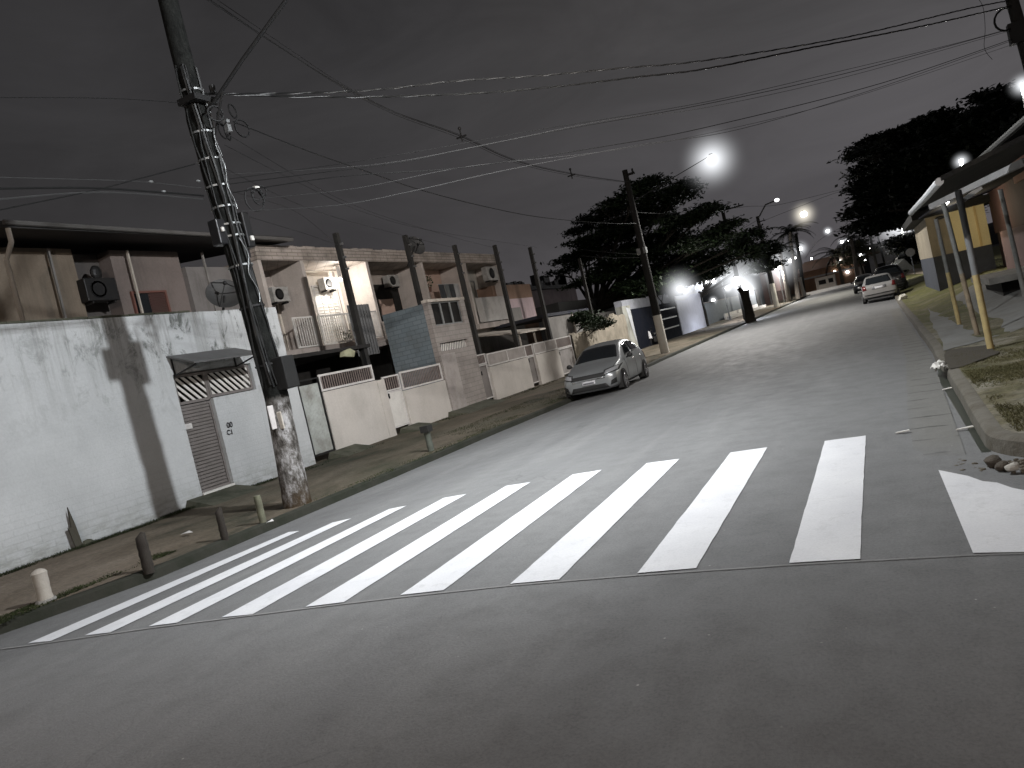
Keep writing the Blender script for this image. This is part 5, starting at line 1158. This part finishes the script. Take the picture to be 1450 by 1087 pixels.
hb2 = thing('building', 'pinkish building with white corner pipe behind the white based pole', 'building', (-15, 118, 0)); obj('wall', MB().box(-26, -13.2, 110, 132, 0, 5.4), plaster('dusky_pink', (.32, .22, .20), .3, .3), hb2); obj('pipe', MB().tube([(-13.1, 110.3, 0), (-13.1, 110.3, 5.3)], .12, 6), WMET, hb2)
obj('fence', slats(MB(), -13.1, 112, 131, 0, 1.8, 30, 0, .12), DMET, hb2)
kw = struct('kerb_line', MB().box(-13.0, -12.6, 74, 100, .14, .5), WMET)
# cut tree trunk
q = P(1063, 455, X=-8.6); tt = thing('tree_stump', 'thick cut tree trunk leaning on the far left pavement', 'tree trunk', (q.x, q.y, .1)); a = P(1048, 412, X=-8.6)
obj('trunk', MB().tube([(q.x, q.y, -.05), (q.x, q.y+.2, 1.0), (a.x, q.y, a.z-.5), (a.x, q.y, a.z)], [.42, .32, .3, .36], 12), BARK, tt, smooth=True)
obj('branch_stub', MB().tube([(a.x, q.y, a.z-.4), (a.x-.35, q.y, a.z+.25)], [.2, .15], 8), BARK, tt)
mp = struct('dirt_mound', MB().grid(lambda u, v: (-9.0-3.2*u, 60+24*v, .16+.25*math.sin(PI*u)*math.sin(PI*v)), 8, 10), simple('mound_dirt', (.12, .09, .06), .95, 0, .4), smooth=True)
# far end of the street
def farbox(name, label, cat, px0, py0, px1, py1, Y, mat, dz=8, extra=None, zb=0):
    a, b = P(px0, py0, Y=Y), P(px1, py1, Y=Y); t_ = thing(name, label, cat, ((a.x+b.x)/2, Y, 0)); obj('wall', MB().box(a.x, b.x, Y, Y+dz, zb, b.z), mat, t_); return t_, a, b
t_, a, b = farbox('building', 'long low orange brown building closing the street', 'building', 1128, 408, 1212, 368, 150, ORANGEW)
obj('white_band', MB().box(a.x, b.x, 149.8, 149.98, b.z-1.4, b.z-1.1), WMET, t_); obj('roof', MB().prism([(a.x, 150, b.z+.01), (b.x, 150, b.z+.01), (b.x-2, 152, b.z+1.8), (a.x+2, 152, b.z+1.8)], (0, .2, 0)), simple('brown_tiles', (.10, .06, .045)), t_)
t_, a, b = farbox('kiosk', 'cream hut with small windows in front of the orange building', 'hut', 1155, 402, 1181, 388, 135, CREAM, 3)
obj('window', MB().box(a.x+.5, a.x+1.6, 134.95, 134.99, 1.2, 1.9), DARKW, t_); obj('window', MB().box(a.x+2.0, b.x-.3, 134.95, 134.99, 1.2, 1.9), DARKW, t_)
t_, a, b = farbox('boundary_wall', 'low white wall across the far end of the road', 'wall', 1139, 412, 1214, 398, 128, LMET, .4)
for i, (x0, y0, x1, y1, Y, m_, l) in enumerate([(1200, 398, 1222, 376, 165, CREAM, 'pale small house behind the dark parked cars'), (1232, 375, 1268, 352, 140, plaster('cool_grey', (.3, .3, .31)), 'pale grey house behind the right tree trunks'), (1100, 380, 1130, 362, 190, BROWNW, 'dark brown hillside house far left')]):
    t_, a, b = farbox('house', l, 'house', x0, y0, x1, y1, Y, m_); obj('roof', MB().prism([(a.x-.5, Y-.3, b.z+.01), (b.x+.5, Y-.3, b.z+.01), ((a.x+b.x)/2, Y-.3, b.z+1.6)], (0, 8.5, 0)), simple('brown_tiles', (.10, .06, .045)), t_)
    obj('window', MB().box(a.x+.8, a.x+2, Y-.05, Y-.01, 1.2, 2.4), DARKW, t_)
t = struct('hills', MB().grid(lambda u, v: (-170+330*u, 420+60*v, max(0, 16*math.sin(PI*min(1, v*1.0))*(0.4+.9*noise.noise(Vector((u*4, 0, 1)))+.5))), 40, 4), simple('night_hill', (.03, .03, .032), .95, 0, .3), smooth=True)
tf = thing('tent', 'white tarpaulin sheet pitched beside the round road sign', 'tarpaulin', P(1282, 372, Y=68)); a, b, c, d = P(1262, 383, Y=68), P(1295, 380, Y=68), P(1280, 366, Y=68), P(1268, 368, Y=69)
obj('sheet', MB().prism([a, b, c, d], (0, 2.2, 0)), simple('tarp_white', (.5, .5, .46), .7, 0, .2, 1), tf)
# sign
q = P(1289, 357, Y=62); b = P(1294, 380, Y=62); t_ = thing('road_sign', 'round pale road sign on a thin post seen from behind', 'road sign', (b.x, 62, b.z)); obj('disc', MB().tube([q, q+Vector((0, .03, 0))], .3, 20), simple('sign_back', (.55, .55, .53), .5), t_); obj('post', MB().tube([b-Vector((0, 0, .4)), Vector((q.x, q.y+.05, q.z))], .04, 8), GMET, t_)
# ================================================================ right side buildings
YW = 34.7
ybld = thing('house', 'yellow painted end wall with slate blue base on the right', 'house', (3, YW, .6))
xl, xr = P(1322, 364, Y=YW).x, P(1402, 346, Y=YW).x; zt = P(1309, 311, Y=YW).z; zd = P(1322, 364, Y=YW).z; xr += .05
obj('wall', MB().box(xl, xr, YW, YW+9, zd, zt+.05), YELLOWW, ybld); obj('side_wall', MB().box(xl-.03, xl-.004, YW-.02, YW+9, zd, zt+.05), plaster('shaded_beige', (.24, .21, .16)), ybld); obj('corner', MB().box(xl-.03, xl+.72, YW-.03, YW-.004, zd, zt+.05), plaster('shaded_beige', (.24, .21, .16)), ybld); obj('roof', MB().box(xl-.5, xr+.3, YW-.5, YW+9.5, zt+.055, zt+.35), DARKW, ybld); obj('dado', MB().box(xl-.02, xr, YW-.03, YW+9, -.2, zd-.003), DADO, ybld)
obj('pilaster', MB().box(xl+1.62, xl+1.69, YW-.06, YW-.003, zd+.003, zt+.1), plaster('yellow_edge', (.6, .45, .22)), ybld)
q = P(1331, 308, Y=YW-.1); obj('vent', MB().ell(q, .16, .06, .07), DMET, ybld)
roof = thing('veranda', 'low veranda roof with pale gutter carried on the slim painted posts', 'veranda', (1.5, 15, .2))
zr = 2.72
ev1 = [P(1353, 260, Z=3.11), P(1400, 221, Z=3.11), P(1450, 179, Z=3.11)]; ev1.append(ev1[-1]+(ev1[-1]-ev1[0])*.12)
ev2 = [P(1290, 301, Z=zr-.03), P(1311, 279, Z=zr-.03), P(1330, 257, Z=zr-.03)]
eave = [tuple(v) for v in ev1[::-1]]
mb = MB(); N = len(eave); 
for (x, y, z) in eave: mb.v += [(x, y, z+.02), (x+3.8, y, z+.72), (x, y, z+.07), (x+3.8, y, z+.77)]
for i in range(N-1): a = 4*i; b = a+4; mb.f += [(a, b, b+1, a+1), (a+2, a+3, b+3, b+2), (a, a+2, b+2, b), (a+1, b+1, b+3, a+3)]
mb.f += [(0, 1, 3, 2), (4*(N-1), 4*(N-1)+2, 4*(N-1)+3, 4*(N-1)+1)]
obj('roof', mb, simple('fibre_cement_sheet', (.012, .0115, .011), .9, 0, .5, 3), roof)
mb = MB()
for v in ev2: mb.v += [tuple(v+Vector((.02, 0, 0))), (v.x+1.6, v.y, v.z+.38), tuple(v+Vector((.02, 0, .06))), (v.x+1.6, v.y, v.z+.44)]
for i in range(2): a = 4*i; b = a+4; mb.f += [(a, b, b+1, a+1), (a+2, a+3, b+3, b+2)]
mb.f += [(0, 1, 3, 2), (8, 10, 11, 9)]
obj('far_roof_sheet', mb, simple('fibre_cement_sheet', (.05, .048, .045)), roof)
obj('gutter', MB().tube(ev2, .05, 10), simple('pale_gutter', (.6, .61, .62), .45, 0, .1), roof)
obj('fascia', MB().tube([Vector(v)+Vector((-.02, 0, .05)) for v in eave], .045, 8), simple('grey_fascia', (.10, .098, .092), .8), roof)
def post(base, top, Y, r, label, lower, upper, split=1.25, pipe=False):
    a, b = P(*base, Y=Y), P(*top, Y=Y); a.z = zverge(a.x, Y)-.03; t_ = thing('veranda_post', label, 'post', (a.x, Y, a.z)); d = b-a; m = a+d*(split/d.length)
    b = a+d*(2.62/d.z) if b.z > 2.7 or b.z < 2.5 else b
    obj('upper_post', MB().tube([m, b], r, 10), upper, t_, smooth=True); obj('lower_post', MB().tube([a, m], r*1.04, 10), lower, t_, smooth=True)
YPAINT = simple('worn_yellow_paint', (.40, .31, .14), .6, 0, .5, 9, .2, dirtcol=(.2, .16, .1, 1)); GPAINT = simple('grey_post_paint', (.18, .18, .17), .6, 0, .4, 6); RUST = simple('peeling_post', (.24, .19, .13), .8, 0, .7, 7, .5)
post((1404, 499), (1357, 272), 14.2, .05, 'nearest veranda post, grey above and thick yellow below', YPAINT, simple('pale_post_paint', (.17, .175, .18), .5, 0, .3, 6))
post((1385, 478), (1336, 288), 16.8, .045, 'thin peeling brown veranda post between the two yellow ones', RUST, GPAINT)
post((1359, 462), (1325, 310), 19.9, .045, 'farthest veranda post with faded yellow lower half', YPAINT, GPAINT)
post((1456, 440), (1405, 220), 20.6, .05, 'grey post by the pink wall at the right edge', GPAINT, simple('grey_post_paint', (.18, .18, .17)), 1.4)
a, b = P(1360, 272, Y=20), P(1452, 228, Y=17.5); bm_ = thing('roof_beam', 'white painted beam over the dark gap between the yellow and pink walls', 'beam', a)
obj('beam', MB().bar(P(1318, 292, Y=20.5), b, .10, .14), simple('white_beam_paint', (.58, .58, .58), .6, 0, .2, 3), bm_); obj('bracket', MB().bar(a-Vector((.1, 0, .25)), a+Vector((.4, 0, 0)), .05, .1), GMET, bm_)
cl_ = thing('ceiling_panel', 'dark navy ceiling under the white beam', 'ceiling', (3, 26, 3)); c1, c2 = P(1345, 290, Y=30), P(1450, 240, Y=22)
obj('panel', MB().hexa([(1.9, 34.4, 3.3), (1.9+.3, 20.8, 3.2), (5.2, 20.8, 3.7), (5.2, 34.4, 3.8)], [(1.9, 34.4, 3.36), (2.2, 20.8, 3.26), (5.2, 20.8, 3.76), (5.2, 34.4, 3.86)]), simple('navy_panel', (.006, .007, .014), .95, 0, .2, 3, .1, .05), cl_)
pk = thing('house', 'maroon and dusty pink house front at the right edge', 'house', (4.1, 24, .6)); XP = 4.05
yk0 = P(1416, 330, X=XP).y; 
obj('wall', MB().box(XP, XP+8, 14, yk0, 0, 2.1), PINKW, pk); obj('wall', MB().box(XP+.3, XP+8, 14, YW, 2.103, 4.0), MAROON, pk); obj('wall', MB().box(XP+.35, XP+8, yk0+.01, YW-.1, 0, 2.1), simple('dark_doorway', (.03, .016, .018), .8), pk)
obj('upper_panel', MB().box(XP+.22, XP+.29, 20, P(1430, 235, X=XP+.2).y, 3.4, 4.6), plaster('terracotta', (.36, .19, .14), .3, .2), pk); q = P(1400, 345, X=XP+.3); obj('door_frame', MB().box(XP+.26, XP+.34, q.y-.08, q.y+.08, .6, 2.1), MAROON, pk)
sl = thing('concrete_slab', 'raised concrete slab step in front of the maroon doorway', 'step', P(1410, 395, Y=25)); q0 = [P(1391, 400, Z=.78), P(1396, 386, Z=.98), P(1428, 381, Z=1.0), P(1436, 385, Z=.98)]
a, b = P(1390, 397, Y=24), P(1437, 383, Y=24)
obj('slab', MB().box(a.x, a.x+2.0, 22.6, 26.5, a.z-.1, a.z+.06), CONC, sl); obj('support', MB().box(a.x+.3, a.x+1.8, 23, 26.2, 0, a.z-.103), DARKW, sl)
q = P(1337, 283, Y=21); t_ = thing('porch_lamp', 'white lamp glaring at the end of the white beam', 'lamp', q); obj('lens', MB().ell(q, .11, .09, .13), LENS, t_); obj('fitting', MB().box(q.x-.04, q.x+.12, q.y, q.y+.06, q.z+.1, q.z+.2), WMET, t_)
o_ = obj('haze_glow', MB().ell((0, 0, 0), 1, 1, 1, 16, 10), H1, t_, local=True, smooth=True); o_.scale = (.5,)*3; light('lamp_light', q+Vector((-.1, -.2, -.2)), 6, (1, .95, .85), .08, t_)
q = P(1380, 330, Y=28); yl = thing('porch_lamp', 'lamp tucked under the navy ceiling lighting the yellow wall', 'lamp', (3.1, 31.5, 3.1)); obj('lens', MB().ell((3.1, 31.5, 3.12), .06), LENSW, yl); obj('fitting', MB().box(3.05, 3.15, 31.45, 31.55, 3.18, 3.35), DMET, yl); light('lamp_light', (3.1, 31.5, 3.0), 95, (1, .85, .6), .1, yl)
struct('side_path', MB().prism([(q_.x, q_.y, zverge(q_.x, q_.y)+.03) for q_ in [P(1283, 388, Z=.4), P(1326, 384, Z=.5), P(1324, 378, Z=.5), P(1290, 380, Z=.4)]], (0, 0, .01)), simple('sandy_path', (.36, .31, .25), .9))
# debris on the right kerb
q = P(1330, 517, Z=.2); t_ = thing('rag', 'white crumpled rag draped over the right kerb', 'rag', q); mb = MB(); rnd = random.Random(8)
mb.grid(lambda u, v: (q.x-.09+.17*u+.04*math.sin(v*9), q.y-.3+.75*v+.05*u, q.z-.04+.06*noise.noise(Vector((u*4, v*4, 0)))+.06*math.sin(PI*u)), 8, 8); obj('cloth', mb, simple('rag_cloth', (.62, .60, .56), .9, 0, .15), t_, smooth=True)
for px, py, s, l in [(1341, 551, .06, 'small white chip floating high in the gutter channel'), (1366, 607, .08, 'white stick lying across the gutter channel'), (1278, 612, .07, 'thin pale stroke of litter on the asphalt right of the last full white bar')]:
    q = P(px, py, Z=.03 if px > 1300 else .05); tag(obj('litter_scrap', MB().prism([(q.x-s, q.y-.015, q.z), (q.x+s, q.y-.025, q.z+.01), (q.x+s, q.y+.02, q.z+.01), (q.x-s*.8, q.y+.02, q.z)], (0, 0, .01)), LMET), l, 'litter')
def rock(px, py, s, mat, l, z=.05, col=None):
    q = P(px, py, Z=z); mb = MB().ell(q, s, s*.8, s*.6, 10, 7); mb.v = [tuple(Vector(v)+Vector((1, 1, 1))*s*.55*noise.noise(Vector(v)*11)) for v in mb.v]; tag(obj('stone', mb, mat), l, 'stone')
rock(1404, 655, .07, simple('brown_stone', (.09, .075, .06), .9, 0, .5, 9, .8), 'large brown lump at the mouth of the gutter channel'); rock(1432, 663, .055, simple('pale_stone', (.42, .40, .36), .9, 0, .3), 'small pale stone beside the large brown lump'); rock(1418, 660, .05, simple('brown_stone', (.09, .075, .06)), 'middle brown lump between the large lump and the pale stone')
0 and rock(1393, 655, .06, simple('pale_stone', (.42, .4, .36)), 'pale broken piece left of the large brown lump')
rock(1278, 421, .22, simple('white_rock', (.6, .58, .5)), 'round white stone at the kerb behind the silver car', .25)
# ================================================================ vehicles
def m_car(name, col, metal=.6, rough=.32):
    t = NT(name); n1 = t.noise(t.obj(), 2.5, 4); c = t.mix(t.ramp(n1, [(.4, 0), (.8, .35)]), c4(*col), c4(col[0]*.6, col[1]*.58, col[2]*.55))
    return t.bsdf(c, rough, metal, None, spec=.5)
LIGHTG = NT('headlight_glass').bsdf(c4(.55, .56, .58), .12, .5, None); TAIL = NT('tail_light_red').bsdf(c4(.10, .012, .012), .2, 0, None); CHROME = NT('chrome').bsdf(c4(.6), .2, 1, None)
PLATE = NT('plate_white').bsdf(c4(.6, .6, .62), .5, 0, None); PLASTIC = NT('black_trim').bsdf(c4(.02), .6, 0, None); RIM = NT('rim_grey').bsdf(c4(.22, .22, .23), .4, .6, None)
HATCH = [(0.0, .30, .55, .60, .55, .56, .44), (.05, .22, .60, .70, .74, .75, .60), (.22, .19, .66, .80, .83, .83, .70), (.7, .19, .74, .91, .86, .85, .74), (1.02, .19, .80, .98, .86, .85, .74), (1.15, .19, .82, 1.05, .86, .85, .73), (1.5, .19, .85, 1.27, .86, .85, .66),
  (1.85, .19, .88, 1.43, .86, .85, .61), (2.3, .19, .91, 1.50, .86, .85, .60), (2.9, .19, .94, 1.49, .86, .84, .59), (3.35, .19, .98, 1.43, .86, .83, .57), (3.7, .21, 1.0, 1.27, .85, .80, .57), (3.88, .24, .96, 1.06, .82, .76, .58), (4.0, .32, .8, .86, .72, .68, .5)]
SEDAN = [(0.0, .30, .52, .56, .55, .56, .44), (.06, .24, .58, .66, .76, .76, .60), (.3, .2, .64, .76, .82, .82, .70), (.8, .2, .72, .86, .84, .83, .74), (1.15, .2, .78, .92, .84, .83, .74), (1.5, .2, .82, 1.12, .84, .83, .68), (1.95, .2, .84, 1.34, .84, .83, .62),
  (2.4, .2, .86, 1.40, .84, .83, .60), (3.0, .2, .88, 1.39, .84, .83, .59), (3.5, .2, .90, 1.34, .84, .82, .58), (3.78, .22, .92, 1.12, .83, .81, .60), (3.9, .24, .93, .98, .82, .80, .64), (4.02, .25, .88, .93, .81, .78, .66), (4.1, .32, .74, .80, .76, .70, .56)]
def car(label, loc, rz, paint, S=HATCH, sc_=(1, 1, 1), rear_glass=True, front_first=True, detail=True, group=None):
    t_ = thing('parked_car', label, 'car', loc, group, rz); sx, sy, sz = sc_
    prof = []
    for (y, zb, zs, zt, wb, ws, wt) in S:
        h = [(0, zb), (wb*.8, zb), (wb*.97, zb+.07), (wb, zb+.22), (wb*.995+.012, (zb+zs)*.55), (ws, zs), (ws*.35+wt*.65, zs+(zt-zs)*.62), (wt, zs+(zt-zs)*.9), (wt*.8, zt-.012), (wt*.4, zt+.01), (0, zt+.012)]
        prof.append([(x*sx, y*sy, z*sz) for x, z in h]+[(-x*sx, y*sy, z*sz) for x, z in h[-2:0:-1]])
    n = len(prof[0]); mb = MB(); mb.v = [p for s in prof for p in s]
    mb.f = [(i*n+k, i*n+(k+1) % n, (i+1)*n+(k+1) % n, (i+1)*n+k) for i in range(len(prof)-1) for k in range(n)]+[tuple(range(n-1, -1, -1)), tuple((len(prof)-1)*n+k for k in range(n))]
    body = obj('body', mb, paint, t_, smooth=True, local=True, sub=2); bpy.context.view_layer.update()
    dg = bpy.context.evaluated_depsgraph_get(); ev = body.evaluated_get(dg); me = ev.to_mesh(); bv = BVHTree.FromPolygons([v.co.copy() for v in me.vertices], [tuple(p.vertices) for p in me.polygons]); ev.to_mesh_clear()
    def decal(name, quad, d, mat, off=.008, parent=t_, nu=8, nv=6):
        """quad given in two in-plane coordinates, thrown onto the body along direction d ('F','R','L','B')"""
        def hit(a, b):
            if d == 'F': o, dr = Vector((a*sx, -1, b*sz)), Vector((0, 1, 0))
            elif d == 'B': o, dr = Vector((a*sx, 6, b*sz)), Vector((0, -1, 0))
            elif d == 'L': o, dr = Vector((-3, a*sy, b*sz)), Vector((1, 0, 0))
            elif d == 'R': o, dr = Vector((3, a*sy, b*sz)), Vector((-1, 0, 0))
            else: o, dr = Vector((a*sx, b*sy, 3)), Vector((0, 0, -1))
            h = bv.ray_cast(o, dr)
            if h[0] is None: return None
            nn = h[1] if h[1].dot(dr) < 0 else -h[1]
            return h[0]+nn*off
        (a0, b0), (a1, b1), (a2, b2), (a3, b3) = quad; mb = MB(); idx = {}
        for j in range(nv+1):
            for i in range(nu+1):
                u, v = i/nu, j/nv; a = (a0*(1-u)+a1*u)*(1-v)+(a3*(1-u)+a2*u)*v; b = (b0*(1-u)+b1*u)*(1-v)+(b3*(1-u)+b2*u)*v; p = hit(a, b)
                if p is not None: idx[(i, j)] = len(mb.v); mb.v.append(tuple(p))
        for j in range(nv):
            for i in range(nu):
                q = [(i, j), (i+1, j), (i+1, j+1), (i, j+1)]
                if all(k in idx for k in q): mb.f.append(tuple(idx[k] for k in q))
        if not mb.f: return None
        o_ = obj(name, mb, mat, parent, smooth=True, local=True); m = o_.modifiers.new('s', 'SOLIDIFY'); m.thickness = .004; m.offset = 0; return o_
    hatch = S is HATCH
    ws0, ws1 = (1.12, 1.78) if hatch else (1.3, 1.9)
    # glass
    decal('windshield', [(-.66, .95*1.0 if 0 else ws0), (.66, ws0), (.53, ws1), (-.53, ws1)], 'T', GLASSD, nu=12, nv=8)
    zt_ = 1.36 if hatch else 1.27
    for s, d in ((-1, 'L'), (1, 'R')):
        if hatch: qs = [[(1.55, 1.0), (2.32, 1.03), (2.32, zt_+.03), (1.95, zt_-.02)], [(2.40, 1.03), (3.35, 1.09), (3.2, zt_-.02), (2.40, zt_+.03)]]
        else: qs = [[(1.6, .92), (2.35, .94), (2.35, zt_), (2.0, zt_-.02)], [(2.43, .94), (3.3, .96), (3.1, zt_-.03), (2.43, zt_)]]
        for q in qs: decal('side_window', q, d, GLASSD)
        decal('sill_trim', [(.95, .30), (3.1, .30), (3.1, .2), (.95, .2)], d, PLASTIC)
        for x in (1.28, 2.36, 3.12): decal('door_seam', [(x, .36), (x+.012, .36), (x+.012, .92), (x, .90)], d, PLASTIC, .003, nu=1, nv=8)
        for x in (2.05, 2.98): decal('door_handle', [(x, .83), (x+.2, .84), (x+.2, .87), (x, .86)], d, CHROME, .02, nu=3, nv=1)
        for yw in ((.72, 3.3) if hatch else (.75, 3.3)):
            mb = MB(); ym = yw*sy; r = .31
            arch = [(ym+(r+.055)*math.cos(a), r+(r+.055)*math.sin(a)) for a in [PI*k/12 for k in range(13)]]
            mb.prism([(s*(.868*sx-.12), a, b) for a, b in arch]+[(s*(.868*sx-.12), ym-.36, .16), (s*(.868*sx-.12), ym+.36, .16)][::1], (s*.128, 0, 0)); obj('wheel_arch', mb, PLASTIC, t_, local=True)
            w_ = obj('wheel', MB().tube([(s*(.68*sx), ym, r), (s*(.70*sx), ym, r), (s*(.875*sx), ym, r), (s*(.89*sx), ym, r)], [r*.9, r, r, r*.93], 28), RUBBER, t_, local=True, smooth=True)
            mb = MB(); mb.tube([(s*(.885*sx), ym, r), (s*(.90*sx), ym, r)], [r*.68, r*.64], 24)
            obj('rim', mb, RIM, w_, local=True, smooth=True); mb = MB()
            for k in range(6):
                a = k*PI/3; p0 = Vector((s*.902*sx, ym+.06*math.cos(a+.5), r+.06*math.sin(a+.5))); mb.bar(p0, (s*.905*sx, ym+r*.6*math.cos(a+.5), r+r*.6*math.sin(a+.5)), .02, .05)
            obj('spokes', mb, CHROME, w_, local=True)
        mb = MB(); mb.ell((s*.97*sx, (1.42 if hatch else 1.6)*sy, .99*sz if hatch else .92), .09, .06, .07); mb.bar((s*.84*sx, (1.5 if hatch else 1.65)*sy, .93*sz if hatch else .88), (s*.95*sx, (1.44 if hatch else 1.6)*sy, .97*sz if hatch else .9), .04); obj('mirror', mb, PLASTIC if hatch else paint, t_, local=True, smooth=True)
    # front
    if hatch:
        decal('grille', [(-.52, .60), (.52, .60), (.56, .70), (-.56, .70)], 'F', PLASTIC, .01, nu=14); decal('lower_grille', [(-.58, .27), (.58, .27), (.50, .40), (-.50, .40)], 'F', PLASTIC, .01, nu=14)
        for s in (-1, 1):
            decal('headlight', [(s*.50, .64), (s*.80, .70), (s*.81, .80), (s*.52, .735)], 'F', LIGHTG, .014); decal('headlight_surround', [(s*.46, .615), (s*.825, .68), (s*.83, .83), (s*.48, .755)], 'F', PLASTIC, .009)
            decal('fog_lamp_recess', [(s*.62, .32), (s*.78, .36), (s*.79, .50), (s*.66, .44)], 'F', PLASTIC, .01)
        decal('bumper_strip', [(-.5, .545), (.5, .545), (.5, .575), (-.5, .575)], 'F', CHROME, .012); decal('number_plate', [(-.2, .43), (.2, .43), (.2, .54), (-.2, .54)], 'F', PLATE, .03); decal('plate_text', [(-.16, .455), (.16, .455), (.16, .50), (-.16, .50)], 'F', simple('plate_print', (.2, .2, .22)), .038)
        decal('bonnet_seam', [(-.70, .30), (-.69, .30), (-.74, 1.0), (-.75, 1.0)], 'T', PLASTIC, .003); decal('bonnet_seam', [(.70, .30), (.69, .30), (.74, 1.0), (.75, 1.0)], 'T', PLASTIC, .003)
    # rear
    zr0, zr1 = (1.03, 1.36) if hatch else (.97, 1.30)
    decal('rear_window', [(-.62, zr0), (.62, zr0), (.52, zr1), (-.52, zr1)], 'B', GLASSD, .008, nu=12)
    for s in (-1, 1): decal('tail_light', [(s*.60, .72), (s*.80, .70), (s*.79, .95), (s*.64, .93)], 'B', TAIL, .012)
    decal('plate_recess', [(-.34, .70), (.34, .70), (.34, .84), (-.34, .84)], 'B', RIM, .006); decal('number_plate', [(-.2, .715), (.2, .715), (.2, .81), (-.2, .81)], 'B', PLATE, .014); decal('bumper_trim', [(-.74, .42), (.74, .42), (.74, .47), (-.74, .47)], 'B', PLASTIC, .01, nu=14); decal('lower_bumper', [(-.70, .24), (.70, .24), (.74, .32), (-.74, .32)], 'B', PLASTIC, .01, nu=14)
    return t_
SILVER = m_car('silver_grey_paint', (.40, .42, .43)); SILVER2 = m_car('light_silver_paint', (.27, .265, .26), .3, .4); BLACKC = m_car('black_car_paint', (.012, .012, .013), .1, .25)
a = P(803, 572, Z=.02); b = P(868, 560, Z=.02); print('car', a, b)
car('silver grey hatchback parked by the left kerb facing the camera', (-7.72, 20.35, .0), math.radians(2.5), SILVER, HATCH, (1, 1, 1.0))
def place_rear(label, cx, yrear, paint, S=SEDAN, s=(1, 1, 1), rz=0, z=0.0): 
    # front points away from the camera: rotate half a turn about the thing's base
    L = S[-1][0]*s[1]; return car(label, (cx, yrear+L, z), PI+rz, paint, S, s)
place_rear('light silver hatchback parked at the right kerb seen from behind', .10, 45.2, SILVER2, SEDAN, (1.02, 1, 1.04), 0, .03)
place_rear('black car parked directly in front of the light silver hatchback', .75, 51.5, BLACKC, HATCH, (1.05, 1, 1.18), 0, .08)
car('dark car in the road left of the parked silver hatchback, farther on', (-.85, 70, .05), 0, BLACKC, HATCH, (1, 1, 1))
car('red car half hidden behind the pillar of the lit gate', (-13.7, 67.6, .1), math.radians(90), m_car('dark_red_paint', (.06, .008, .008), .2, .35), HATCH, (1, .8, .8))
# motorcycle
def motorcycle(label, loc, rz):
    t_ = thing('motorcycle', label, 'motorcycle', loc, None, rz)
    for y in (0, 1.25):
        w_ = obj('wheel', MB().tube([(-.05, y, .3), (.05, y, .3)], .3, 20), RUBBER, t_, local=True); obj('rim', MB().tube([(-.055, y, .3), (.055, y, .3)], .19, 16), CHROME, w_, local=True)
    WP = simple('white_fairing', (.7, .7, .72), .35, 0, .1)
    obj('front_fairing', MB().add([(-.2, .05, .55), (.2, .05, .55), (.16, .12, 1.05), (-.16, .12, 1.05), (-.16, .35, .5), (.16, .35, .5), (.12, .3, 1.0), (-.12, .3, 1.0)], [(0, 1, 2, 3), (1, 5, 6, 2), (4, 0, 3, 7), (5, 4, 7, 6), (3, 2, 6, 7), (0, 4, 5, 1)]), WP, t_, local=True, bevel=.03)
    obj('mudguard', MB().tube([(0, -.3, .45), (0, -.15, .6), (0, .1, .64), (0, .3, .5)], .07, 8), WP, t_, local=True); obj('fork', MB().tube([(-.09, 0, .3), (-.09, .22, 1.0)], .025, 6).tube([(.09, 0, .3), (.09, .22, 1.0)], .025, 6), CHROME, t_, local=True)
    obj('handlebar', MB().tube([(-.35, .28, 1.05), (-.15, .2, 1.02), (.15, .2, 1.02), (.35, .28, 1.05)], .02, 6), DMET, t_, local=True); obj('engine', MB().box(-.14, .14, .45, .95, .25, .6), DMET, t_, local=True, bevel=.04)
    obj('seat', MB().add([(-.14, .55, .72), (.14, .55, .72), (.14, 1.35, .8), (-.14, 1.35, .8), (-.11, .58, .84), (.11, .58, .84), (.1, 1.33, .92), (-.1, 1.33, .92)], [(0, 3, 2, 1), (4, 5, 6, 7), (0, 1, 5, 4), (1, 2, 6, 5), (2, 3, 7, 6), (3, 0, 4, 7)]), PLASTIC, t_, local=True, bevel=.02)
    obj('side_cover', MB().box(-.15, .15, .9, 1.4, .5, .71), WP, t_, local=True, bevel=.03); obj('headlight', MB().ell((0, .04, .92), .09, .05, .09), LIGHTG, t_, local=True)
    for s in (-1, 1): obj('mirror', MB().ell((s*.32, .26, 1.2), .06, .02, .04).tube([(s*.28, .27, 1.06), (s*.32, .26, 1.18)], .01, 5), DMET, t_, local=True)
q = P(925, 489, Z=.2); motorcycle('white scooter parked in front of the dark gate left of the whitewashed pole', (q.x-.2, q.y-.4, .15), math.radians(-35))
q = P(897, 483, Z=.2); motorcycle('dark shadowed motorcycle behind the white scooter', (q.x-.6, q.y+.6, .15), math.radians(-20))
print('OBJ', len(bpy.data.objects))
